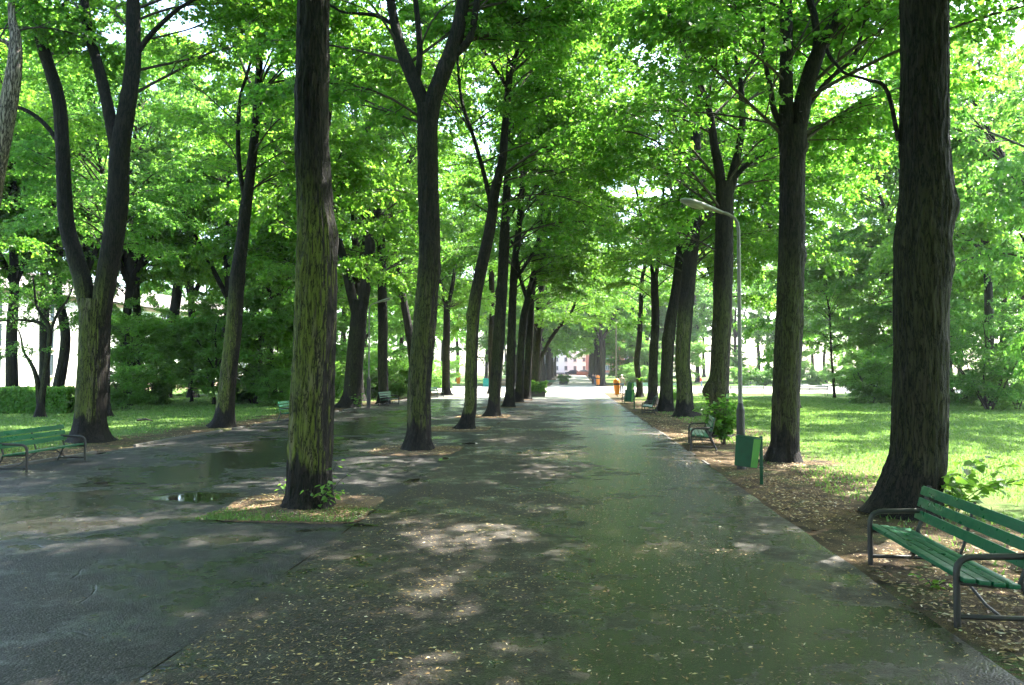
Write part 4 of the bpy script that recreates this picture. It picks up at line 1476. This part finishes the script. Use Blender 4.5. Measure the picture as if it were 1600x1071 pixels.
def sprout(label, base, stems, seed, leaf, cat="plant", name="sapling", n_leaf=14):
    """a few stems with broad leaves, each stem (dx,dy,h)"""
    rng = np.random.RandomState(seed)
    r = thing(name, label, cat, tuple(base))
    mb = MB()
    B, D, N, S = [], [], [], []
    for (dx, dy, h) in stems:
        c = [Vector((dx * t * t + dx * .1 + rng.randn() * .01, dy * t * t + dy * .1 + rng.randn() * .01, h * t * (1.12 - .12 * t))) for t in np.linspace(0, 1, 7)]
        mb.tube(c, [.007 - .0008 * i for i in range(7)], 6)
        for i in range(n_leaf):
            t = rng.uniform(.22, 1.0)
            k = min(5, int(t * 6))
            q = c[k].lerp(c[k + 1], t * 6 - k)
            a = i * 2.4 + rng.rand()
            d = np.array([math.cos(a), math.sin(a), rng.uniform(-.5, .15)])
            pet = q + Vector(d) * .04
            B.append(np.array(pet))
            D.append(d)
            N.append(np.array([0, 0, 1.0]) + rng.randn(3) * .45)
            S.append(leaf * rng.uniform(.55, 1.2))
    mb.build("stems", TWIG, r)
    V, F = leaves_mesh(np.array(B), unit(np.array(D)), np.array(N), np.array(S), True)
    link("foliage", np_mesh("foliage", V, [F], [LEAF_YOUNG]), r)
    return r


bA = G(483, 795)
sprout("slender lime sprout at the right foot of the nearest trunk", (bA.x + .30, bA.y - .28, .05), [(.22, -.05, .72), (.40, .12, .55), (.05, -.12, .42), (.34, -.2, .32), (-.2, -.1, .3)], 1, .105, n_leaf=9)
sprout("few pale sprout leaves at the left foot of the nearest trunk", (bA.x - .36, bA.y + .1, .05), [(-.12, .1, .42), (-.25, .2, .35)], 2, .10, n_leaf=6)
bR = G(1418, 803)
sprout("leafy lime suckers behind the nearest bench at the massive trunk's foot", (bR.x + .55, bR.y - .05, 0), [(.2, -.2, .75), (.5, .1, .8), (.9, .15, .72), (.05, -.35, .55), (.7, -.35, .6), (1.2, .1, .55), (.35, .4, .7), (1.1, -.2, .62), (-.15, -.4, .6)], 3, .17, n_leaf=16)
sprout("low weeds under the front end of the nearest bench", (3.5, 5.75, 0), [(.1, .05, .12), (-.1, .1, .1), (.15, -.1, .1), (.3, 0, .12), (-.2, -.05, .08)], 4, .09, name="weed", n_leaf=5)
sprout("small weed under the far end of the nearest bench", (3.35, 7.6, 0), [(.1, .05, .1), (-.1, .1, .1), (.15, -.1, .08)], 5, .07, name="weed", n_leaf=6)
q = G(1128, 693)
sprout("leafy suckers forming a bush at the burled lime's foot", (q.x, q.y - .3, 0), [(math.cos(a) * f, math.sin(a) * f * .7, hh) for a, f, hh in
       [(i * 2.4, .25 + .5 * ((i * 7) % 5) / 5, .7 + .9 * ((i * 3) % 7) / 7) for i in range(26)]], 6, .16, cat="shrub", name="basal_shrub", n_leaf=22)
q = G(1010, 609)
# tufts of leaves on trunks
sprout("tuft of leaves sprouting on the trunk at the crossing's edge", (G(999, 621).x + .1, G(999, 621).y - .3, 1.2), [(.4, -.1, .5), (.2, -.3, .4), (-.2, -.2, .3)], 7, .22, name="leaf_tuft", n_leaf=16)
q = G(560, 640)
sprout("light sprouts at the foot of the wide forked lime", (q.x, q.y - .1, 0), [(.2, -.1, .9), (.1, .2, .6), (-.3, -.2, .7), (-.5, 0, 1.3), (.3, 0, 1.1)], 8, .16, n_leaf=9)


# ------------------------------------------------------------------ benches
def make_bench(name, label, wood, arms=True, L=2.20):
    r = thing(name, label, "bench")
    ax = L / 2 - 0.09
    s = MB()
    for i in range(4):
        s.box((0, 0.03 + i * 0.108, 0.385 - 0.012 * i), (L, 0.088, 0.036), Matrix.Rotation(-0.06, 3, 'X'), 0.006)
    s.build("seat", wood, r)
    b = MB()
    tilt = 0.26
    for i in range(3):
        z = 0.52 + i * 0.122
        b.box((0, 0.437 + (z - 0.42) * math.tan(tilt), z), (L, 0.03, 0.094), Matrix.Rotation(-tilt, 3, 'X'), 0.006)
    b.build("backrest", wood, r)
    for sx in (-ax, ax):
        m = MB()
        # front leg bends into the arm and runs back to the upright
        if arms:
            m.tube(arc([(sx, -.03, 0), (sx, -.03, .545), (sx, .50, .565)], .13, 6), .026, 12)
        else:
            m.tube([(sx, -.0, 0), (sx, 0, .37)], .024, 12)
        m.tube([(sx, .60, 0), (sx, .44, .36), (sx, .475, .45), (sx, .565, .82)], .021, 10)
        m.tube([(sx, -.03, .085), (sx, .57, .085)], .020, 10)
        m.tube([(sx, -.03, .345), (sx, .45, .325)], .018, 10)
        m.build("arm_frame" if arms else "end_frame", IRON, r)
    m = MB()
    m.tube([(0, .0, .35), (0, .42, .33), (0, .462, .44), (0, .56, .82)], .015, 8)
    m.build("middle_strut", IRON, r)
    for sg in (-1, 1):
        m = MB()
        m.tube([(sg * ax, .30, .085), (sg * (ax - .22), .28, .12), (sg * .30, .22, .345)], .012, 8)
        m.build("brace", IRON, r)
    return r


BENCH = make_bench("park_bench", "bench", BENCH_GREEN)
BG = "green slatted park benches beside the walk"
f1, f2 = G(1362, 880), G(1508, 985)


def bench_at(first, mid, rz, label, group, used_flag=[0], proto=None, sc=1.0):
    pr = proto or BENCH
    if pr.name not in used:
        used[pr.name] = 1
        pr.location = mid
        pr.rotation_euler = (0, 0, rz)
        pr["label"] = label
        if group:
            pr["group"] = group
        pr.scale = (sc, sc, sc)
        return pr
    return dup(pr, mid, rz, label, group, (sc, sc, sc))


mid = (f1 + f2) / 2
ang = math.atan2(f1.y - f2.y, f1.x - f2.x)      # along the bench, away from the camera
bench_at(1, (mid.x, mid.y, 0), ang + math.pi, "nearest green slatted bench with dark pipe arms in the right corner", BG)
lf = G(130, 721)
lf2 = G(30, 741)
# left bench: only its right part is in the picture
d = (Vector((lf2.x, lf2.y, 0)) - Vector((lf.x, lf.y, 0)))
al = math.atan2(d.y, d.x)
bench_at(0, (lf.x + math.cos(al) * 1.0, lf.y + math.sin(al) * 1.0, 0), al + math.pi, "green bench at the left edge of the picture before the forked lime", BG)
q1, q2 = G(1062, 693), G(1085, 703)
q = (q1 + q2) / 2
bench_at(0, (q.x + .12, q.y, 0), -math.pi / 2 - .12, "green bench beside the leafy bush and the burled lime", BG)
q = G(1003, 646)
bench_at(0, (q.x + .1, q.y, 0), -math.pi / 2 - .15, "small distant bench seen end on under the curving dark lime", BG)
q = G(972, 631)
bench_at(0, (q.x + .1, q.y, 0), -math.pi / 2, "farthest right bench, sunlit, beside the dark green bin", BG)
q = G(482, 658)
bench_at(0, (q.x - .35, q.y, 0), math.pi / 2 + .02, "green bench half hidden behind the nearest trunk", BG)
q = G(622, 634)
bench_at(0, (q.x - .3, q.y, 0), math.pi / 2 - .08, "pale green bench between the lamp post and the tall forked trunk", BG)
q = G(694, 621.5)
bench_at(0, (q.x - .3, q.y, 0), math.pi / 2 - .05, "far bench beside the farthest lime of the left row", BG)
LB = make_bench("lawn_bench", "b", BENCH_PALE, False, 3.0)
LBG = "long benches on the far side of the right lawn"
for px, py, lab in ((1165, 617, "long sunlit lawn bench just right of the tall lamp post"), (1262, 619, "long sunlit lawn bench just right of the stout shaggy lime"),
                    (1000, 610, "far lawn bench left of the dark curving limes"), (1054, 612, "far lawn bench seen between the two twisted limes")):
    q = G(px, py)
    bench_at(0, (q.x, q.y, 0), math.pi + .05, lab, LBG, proto=LB)
q = GY(866, 118)
bench_at(0, (q.x + .2, q.y, q.z), .1, "turquoise bench under the far avenue trees", LBG, proto=LB, sc=.8)


# ------------------------------------------------------------------ lamp posts
def lamp_post(label, base, H, thick_h, head_dir, head=True, r=.045, rt=.085, group=None, pole_m=None):
    t = thing("lamp_post", label, "lamp post", tuple(base), 0, group)
    MB().tube([(0, 0, -.02), (0, 0, thick_h * .5), (0, 0, thick_h)], rt, 18).tube([(0, 0, thick_h), (0, 0, thick_h + .06), (0, 0, thick_h + .13)], [rt * .95, rt * .75, r * 1.05], 18).build("base", POLE_DARK, t)
    dx, dy = head_dir
    pole = [(0, 0, thick_h + .1), (0, 0, H * .6), (0, 0, H - .30)]
    if head:
        pole = pole + [(dx * .02, dy * .02, H - .15), (dx * .09, dy * .09, H - .04), (dx * .22, dy * .22, H + .03), (dx * .42, dy * .42, H + .08)]
        MB().tube(pole, [r, r * .9, r * .78] + [r * .7] * 4, 14).build("pole", pole_m or POLE_GREY, t)
        a = math.atan2(dy, dx)
        pitch = .26
        Rm = Matrix.Rotation(a, 3, 'Z') @ Matrix.Rotation(-pitch, 3, 'Y')
        o = Vector((dx * .36, dy * .36, H + .06))
        mb = MB()
        prof = [(0, .05, .035, .03), (.15, .07, .05, .03), (.32, .10, .065, .04), (.55, .145, .075, .055), (.75, .155, .07, .06), (.88, .12, .045, .045), (.94, .05, .015, .02)]
        seg = 16
        rings = []
        for (x, wy, up, dn) in prof:
            ring = []
            for k in range(seg):
                an = 2 * math.pi * k / seg
                c, s = math.cos(an), math.sin(an)
                ring.append(mb.bm.verts.new(o + Rm @ Vector((x, wy * c, (up if s > 0 else dn) * s))))
            rings.append(ring)
        for A, B in zip(rings, rings[1:]):
            for k in range(seg):
                mb.bm.faces.new((A[k], A[(k + 1) % seg], B[(k + 1) % seg], B[k]))
        mb.bm.faces.new(rings[0])
        mb.bm.faces.new(rings[-1])
        h = mb.build("lamp_head", LAMP_GREY, t)
        g = MB()
        g.ball((0, 0, 0), (.22, .115, .05), 16, 8)
        go = g.build("lamp_cover", LAMP_GLASS, h)
        go.matrix_local = Matrix.Translation(o + Rm @ Vector((.62, 0, -.035))) @ Rm.to_4x4()
    else:
        MB().tube(pole + [(0, 0, H)], r * .9, 12).build("pole", pole_m or POLE_GREY, t)
    return t


LG = "street lamps along the walk"
b = G(1158, 733)
lamp_post("tall lamp post with grey hooded lamp beside the green bin", b, (P(1150, 338, b.y)).z, 1.22, (-.96, -.25), group=LG)
b = G(576, 638)
lamp_post("lamp post on the left with a dark base by the wide forked lime", b, P(578, 476, b.y).z, 1.6, (.98, -.2), r=.05, rt=.11, group=LG)
b = G(963, 618)
lamp_post("pale far lamp post behind the walking person", b, P(963, 500, b.y).z, .1, (-1, 0), False, r=.07, rt=.075, group=LG)
b = G(939.5, 603.5)
lamp_post("pale far lamp post before the dark avenue trunks", b, P(939, 548, b.y).z, .1, (-1, 0), False, r=.10, rt=.11, group=LG)
b = G(1173, 602)
lamp_post("thin lamp post far across the lawn by the walker in blue", b, P(1172, 560, b.y).z, .9, (-1, 0), False, r=.06, rt=.10, group=LG)


# ------------------------------------------------------------------ bins
def make_bin():
    t = thing("litter_bin", "dented dark green bin with a lighter green side hung on a square post", "litter bin")
    # the post stands at the origin; the bin hangs to its left, leaning back
    MB().box((0, 0, .40), (.055, .055, .84), None, .004).box((0, -.002, .285), (.075, .075, .03), None, .003).build("post", BIN_GREEN, t)
    Rm = Matrix.Rotation(.11, 3, 'Y')
    o = Vector((-.26, 0, .30))
    wt, wb, dt, db, h, th = .21, .19, .155, .12, .50, .012

    def panel(c, name, m):
        mb = MB()
        out = [o + Rm @ Vector(q) for q in c]
        ctr = o + Rm @ Vector((0, 0, h / 2))
        nrm = (out[1] - out[0]).cross(out[2] - out[0]).normalized()
        mid_ = sum(out, Vector()) / 4
        if nrm.dot(mid_ - ctr) > 0:
            nrm = -nrm
        mb.prism(out, nrm * th)
        return mb.build(name, m, t)
    fx = .09
    panel([(-wb, -db, 0), (fx * .9, -db, 0), (fx, -dt, h), (-wt, -dt, h)], "front_panel", BIN_GREEN)
    panel([(fx * .9, -db, 0), (wb, -db * .35, 0.0), (wt, -dt * .35, h), (fx, -dt, h)], "side_panel", BIN_LIGHT)
    panel([(wb, -db * .35, 0), (wb, db, 0), (wt, dt, h), (wt, -dt * .35, h)], "side_panel", BIN_GREEN)
    panel([(-wb, db, 0), (wb, db, 0), (wt, dt, h), (-wt, dt, h)], "back_panel", BIN_GREEN)
    panel([(-wb, -db, 0), (-wb, db, 0), (-wt, dt, h), (-wt, -dt, h)], "side_panel", BIN_GREEN)
    mb = MB()
    mb.prism([o + Rm @ Vector(q) for q in ((-wb, -db, .012), (fx * .9, -db, .012), (wb, -db * .35, .012), (wb, db, .012), (-wb, db, .012))], Vector((0, 0, .012)))
    mb.build("bin_bottom", IRON, t)
    rim = MB()
    cs = [(-wt, -dt, h), (fx, -dt, h), (wt, -dt * .35, h), (wt, dt, h), (-wt, dt, h), (-wt, -dt, h)]
    rim.tube([o + Rm @ Vector(q) for q in cs], .009, 8)
    rim.build("rim", BIN_GREEN, t)
    MB().box((-.04, 0, .70), (.07, .03, .05)).box((-.04, 0, .40), (.07, .03, .05)).build("bracket", IRON, t)
    return t


BIN = make_bin()
b = G(1190, 757)
BIN.location = tuple(b)
BIN.rotation_euler = (0, 0, -.25)
BIN.scale = (1.02, 1.02, 1.04)
b = G(991, 639)
dup(BIN, tuple(b), .1, "small dark green bin on a post beside the farthest right bench", None, (1.15, 1.15, 1.25))
b = G(990, 622)
dup(BIN, tuple(b), .1, "small turquoise green bin in the sun just past the dark green one", None, (1.2, 1.2, 1.5))


def orange_bin(label, base, s):
    t = thing("orange_bin", label, "litter bin", tuple(base))
    t.scale = (s, s, s)
    MB().tube([(.03, 0, .22), (.02, 0, .5), (0, 0, .95)], [.19, .23, .26], 18).build("bin_body", ORANGE, t)
    MB().tube([(0, 0, .95), (0, 0, 1.10)], [.262, .262], 18).build("opening_band", IRON, t)
    MB().tube([(0, 0, 1.10), (0, 0, 1.30), (0, 0, 1.42), (0, 0, 1.47)], [.27, .25, .15, .03], 18).build("lid", ORANGE, t)
    MB().tube([(.1, .26, 0), (.1, .26, 1.3)], .03, 10).build("post", POLE_GREY, t)
    return t


OG = "orange litter bins at the sunlit crossing"
b = G(963.5, 621)
o1 = orange_bin("near orange litter bin beside the person at the crossing", b, 1.0)
o1["group"] = OG
b = G(934, 604)
o2 = orange_bin("far orange litter bin before the dark avenue trunks", b, 1.05)
o2["group"] = OG
b = G(716, 603)
o3 = orange_bin("orange litter bin far left beyond the left row", b, 1.3)
o3["group"] = OG
t = thing("turquoise_box", "turquoise container at the far left of the crossing", "container", tuple(G(762, 604)))
MB().box((0, 0, .5), (1.2, .8, 1.0), None, .05).build("container_body", TURQ, t)
MB().box((0, 0, 1.03), (1.3, .9, .10), None, .04).build("lid", TURQ, t)


# planter with a bush at the end of the middle row
def planter(label, base, wd, h, seed, lab2, sc):
    t = thing("planter", label, "planter", tuple(base))
    MB().box((0, 0, h * .5), (wd, .7, h), None, .03).box((0, 0, h + .02), (wd + .06, .76, .06), None, .02).build("planter_box", CONCRETE, t)
    st, cm = shrub_mesh(seed, .95, .85, 7, 26, 6, 6, 9, .12, LEAF_YOUNG)
    s = thing("planter_bush", lab2, "plant", (base[0], base[1], base[2] + h * .9))
    s.scale = (sc, sc * .7, sc)
    link("stems", st, s)
    link("foliage", cm, s)


b = G(841, 620.5)
planter("low dark planter box past the end of the middle row", b, 1.15, .38, 95, "bright green bush filling the dark planter box", .85)
q = GY(871, 118)
planter("pale planter under the far avenue trees", (q.x + .9, q.y - .4, q.z), 1.3, .4, 96, "green bush in the pale planter under the far avenue trees", 1.0)


# ------------------------------------------------------------------ people
def skin_mesh(name, verts, edges, radii, m, parent, root=0, sub=2):
    me = bpy.data.meshes.new(name)
    me.from_pydata([tuple(v) for v in verts], edges, [])
    me.materials.append(m)
    o = link(name, me, parent)
    sk = o.modifiers.new("skin", 'SKIN')
    sk.use_smooth_shade = True
    for i, r in enumerate(radii):
        sv_ = me.skin_vertices[0].data[i]
        sv_.radius = (r, r) if not isinstance(r, tuple) else r
        sv_.use_root = (i == root)
    s = o.modifiers.new("sub", 'SUBSURF')
    s.levels = s.render_levels = sub
    return o


def person(label, base, rz, coat, legs, hair, stoop=.1, stride=.16, h=1.75, arm_fwd=.1, long_coat=True):
    k = h / 1.75
    t = thing("person", label, "person", tuple(base), rz)
    t.scale = (k, k, k)
    f = stoop           # lean towards local +y (the way they face)
    V = [(0, 0, .95), (0, f * .4, 1.18), (0, f * .9, 1.42), (0, f * 1.25, 1.52), (0, f * 1.6 + .02, 1.64), (0, f * 1.6 + .03, 1.74),
         (-.09, 0, .90), (-.10, stride * .5, .50), (-.10, stride * .8 - .02, .09), (-.10, stride * .8 + .13, .04),
         (.09, 0, .90), (.10, -stride * .35, .50), (.10, -stride - .02, .10), (.10, -stride + .12, .04),
         (-.19, f * .9, 1.40), (-.25, f * .9 - .02, 1.13), (-.24, f * .9 + arm_fwd, .88), (-.235, f * .9 + arm_fwd + .03, .79),
         (.19, f * .9, 1.40), (.25, f * .9 - .02, 1.13), (.24, f * .9 + arm_fwd * .5, .88), (.235, f * .9 + arm_fwd * .5 + .03, .79)]
    E = [(0, 1), (1, 2), (2, 3), (3, 4), (4, 5), (0, 6), (6, 7), (7, 8), (8, 9), (0, 10), (10, 11), (11, 12), (12, 13), (2, 14), (14, 15), (15, 16), (16, 17), (2, 18), (18, 19), (19, 20), (20, 21)]
    R = [(.15, .11), (.14, .10), (.16, .10), .055, .095, .075, .085, .06, .042, .035, .085, .06, .042, .035, .06, .045, .035, .032, .06, .045, .035, .032]
    skin_mesh("body", V, E, R, SKIN, t)
    bot = .72 if long_coat else .90
    CV = [(0, 0, bot), (0, 0, .98), (0, f * .4, 1.18), (0, f * .9, 1.42), (0, f * 1.15, 1.49), V[14], V[15], (V[16][0], V[16][1], .91), V[18], V[19], (V[20][0], V[20][1], .91)]
    skin_mesh("coat", CV, [(0, 1), (1, 2), (2, 3), (3, 4), (3, 5), (5, 6), (6, 7), (3, 8), (8, 9), (9, 10)],
              [(.21, .17), (.185, .15), (.175, .135), (.19, .13), .085, .085, .065, .055, .085, .065, .055], coat, t)
    skin_mesh("trousers", [(0, 0, .93), V[6], V[7], (V[8][0], V[8][1], .11), V[10], V[11], (V[12][0], V[12][1], .12)],
              [(0, 1), (1, 2), (2, 3), (0, 4), (4, 5), (5, 6)], [(.16, .12), .10, .078, .062, .10, .078, .062], legs, t)
    for i in (8, 12):
        MB().ball((V[i][0], V[i][1] + .06, .05), (.05, .13, .05), 12, 8).build("shoe", SHOE, t)
    MB().ball((0, V[5][1] - .03, 1.685), (.10, .115, .105), 16, 10).build("hair", hair, t)
    MB().ball((0, V[5][1] + .10, 1.64), (.018, .03, .022), 8, 6).build("nose", SKIN, t)
    return t


person("person in a beige coat and jeans walking away by the orange bin", G(971.5, 616), -.15, COAT_BEIGE, JEANS, HAIR_W, .16, .15, 1.72)
q = GY(1184, 118)
person("distant walker in a navy top and pale trousers beyond the lawn", (q.x, q.y, q.z), math.pi, COAT_BLUE, JEANS, HAIR_D, .03, .14, 1.8, long_coat=False)
q = G(1096, 605)
person("distant person in red beside the burled lime trunk", (q.x, q.y, 0), math.pi * .5, COAT_RED, JEANS, HAIR_D, .12, .1, 1.45, long_coat=False)
q = GY(926.5, 112)
person("dark clothed person standing at the far avenue's right trunks", (q.x, q.y, q.z), math.pi, COAT_DARK, COAT_DARK, HAIR_D, .05, .12, 1.75)
q = GY(930.5, 110)
person("second dark clothed person nearest the far avenue trunks", (q.x, q.y, q.z), math.pi, COAT_DARK, JEANS, HAIR_D, .05, .1, 1.7)


# ------------------------------------------------------------------ cars and buildings at the end of the avenue
def car(label, loc, rz, paint, group):
    t = thing("parked_car", label, "car", loc, rz, group)
    prof = [(-2.1, .35), (-2.12, .62), (-2.0, .86), (-1.2, .93), (-.55, 1.40), (.75, 1.43), (1.45, .98), (2.02, .90), (2.12, .60), (2.10, .35)]
    MB().prism([(x, -.84, z) for x, z in prof], (0, 1.68, 0), .05).build("body", paint, t)
    win = [(-1.08, .95), (-.52, 1.34), (.70, 1.36), (1.28, .98)]
    for s in (-1, 1):
        MB().prism([(x, s * .835, z) for x, z in win], (0, s * .02, 0)).build("side_window", GLASS, t)
    ws = []
    for x, z0, x1, z1 in ((-1.15, .965, -.60, 1.37), (1.40, 1.02, .82, 1.40)):
        o = -.02 if x < 0 else .02
        MB().prism([(x + o, -.70, z0), (x + o, .70, z0), (x1 + o, .60, z1), (x1 + o, -.60, z1)], (o, 0, .015)).build("windscreen", GLASS, t)
    for x in (-1.3, 1.3):
        for s in (-1, 1):
            wh = MB().tube([(x, s * .68, .31), (x, s * .86, .31)], .31, 20).build("wheel", RUBBER, t)
            MB().tube([(x, s * .855, .31), (x, s * .875, .31)], .19, 16).build("rim", CHROME, wh)
    for s in (-1, 1):
        MB().box((-2.09, s * .6, .70), (.05, .3, .13), None, .02).build("headlight", LENS, t)
    return t


CG = "cars parked at the end of the avenue"
q = GY(895, 204)
car("dark car side on at the end of the avenue", (q.x, q.y, q.z + .015), .05, CAR_DARK, CG)
q = GY(911, 213)
car("pale silver car behind the low brick wall", (q.x, q.y, q.z + .015), .1, CAR_SILVER, CG)
q = GY(849, 210)
car("red car far left behind the avenue trunks", (q.x, q.y, q.z + .015), 0, CAR_RED, CG)
q = GY(914, 198)
t = thing("brick_wall", "low dull red brick wall at the right end of the far avenue", "wall", (q.x, q.y, q.z))
MB().box((0, 0, .5), (4.2, .35, 1.0)).build("wall_body", BRICK, t)
MB().box((0, 0, 1.04), (4.3, .45, .09)).build("coping", STONE, t)
q = GY(845, 196)
t = thing("brick_wall", "short brick wall seen left of the far avenue trunks", "wall", (q.x, q.y, q.z))
MB().box((0, 0, .5), (3.0, .35, 1.0)).build("wall_body", BRICK, t)
MB().box((0, 0, 1.04), (3.1, .45, .09)).build("coping", STONE, t)


def building(label, loc, rz, L, D, H, wall, ncol, nrow, z0=1.2, wh=1.5, ww=1.1, trim=None, gable=2.5):
    t = thing("building", label, "building", loc, rz)
    MB().box((0, D / 2, H / 2), (L, D, H)).build("wall", wall, t)
    MB().prism([(-L / 2 - .4, -.5, H), (-L / 2 - .4, D + .5, H), (-L / 2 - .4, D / 2, H + gable)], (L + .8, 0, 0)).build("roof", ROOF, t)
    MB().box((0, -.06, .35), (L, .12, .7)).build("plinth", trim or STONE, t)
    MB().box((0, -.08, H - .25), (L + .1, .16, .3)).build("cornice", trim or FRAME_W, t)
    step = L / ncol
    fh = (H - z0) / nrow
    for r_ in range(nrow):
        for c in range(ncol):
            x = -L / 2 + (c + .5) * step
            z = z0 + r_ * fh + wh / 2
            m = MB()
            for sx in (-1, 1):
                m.box((x + sx * ww / 2, -.03, z), (.09, .08, wh + .09))
            for sz in (-1, 1):
                m.box((x, -.03, z + sz * wh / 2), (ww - .09, .08, .09))
            m.box((x, -.028, z), (.06, .07, wh - .09))
            f = m.build("window", FRAME_W, t)
            MB().box((x, -.008, z), (ww - .09, .03, wh - .09)).build("pane", GLASS, f)
            MB().box((x, -.10, z - wh / 2 - .09), (ww + .25, .2, .07)).build("sill", trim or STONE, f)
    return t


building("white plastered building glowing behind the hedge at far left", (-46, 82, 0), math.radians(86), 48, 10, 9.0, PLASTER, 8, 3, 1.6, 2.0, 1.2, FRAME_P)
pB = GY(898, 262)
building("white building with small windows closing the far avenue", (pB.x - 6, pB.y, 1.0), math.radians(14), 22, 12, 13, PLASTER, 7, 4, 1.5, 1.4, 1.0)
pC = GY(921, 246)
building("red building right of the white one at the avenue's end", (pC.x + 10, pC.y, 1.0), math.radians(10), 18, 12, 12, RED_WALL, 6, 3, 1.5, 1.5, 1.1)

fb = thing("fallen_branch", "short dark dead stick lying on the left lawn", "branch", tuple(G(227, 659)))
MB().tube([(-.35, 0, .05), (0, .05, .09), (.3, 0, .04)], [.04, .045, .025], 8).build("stick", TWIG, fb)


# ------------------------------------------------------------------ the damp air
hm, hnt, hout = mat("damp_air")
pv = nd(hnt, "ShaderNodeVolumePrincipled", None, Density=0.00028, Anisotropy=0.2)
pv.inputs["Color"].default_value = (0.92, 0.96, 1.0, 1)
hnt.links.new(pv.outputs[0], hout.inputs["Volume"])
hz = MB().box((0, 150, 21), (900, 1200, 46)).build("haze", hm)
hz["kind"] = "stuff"
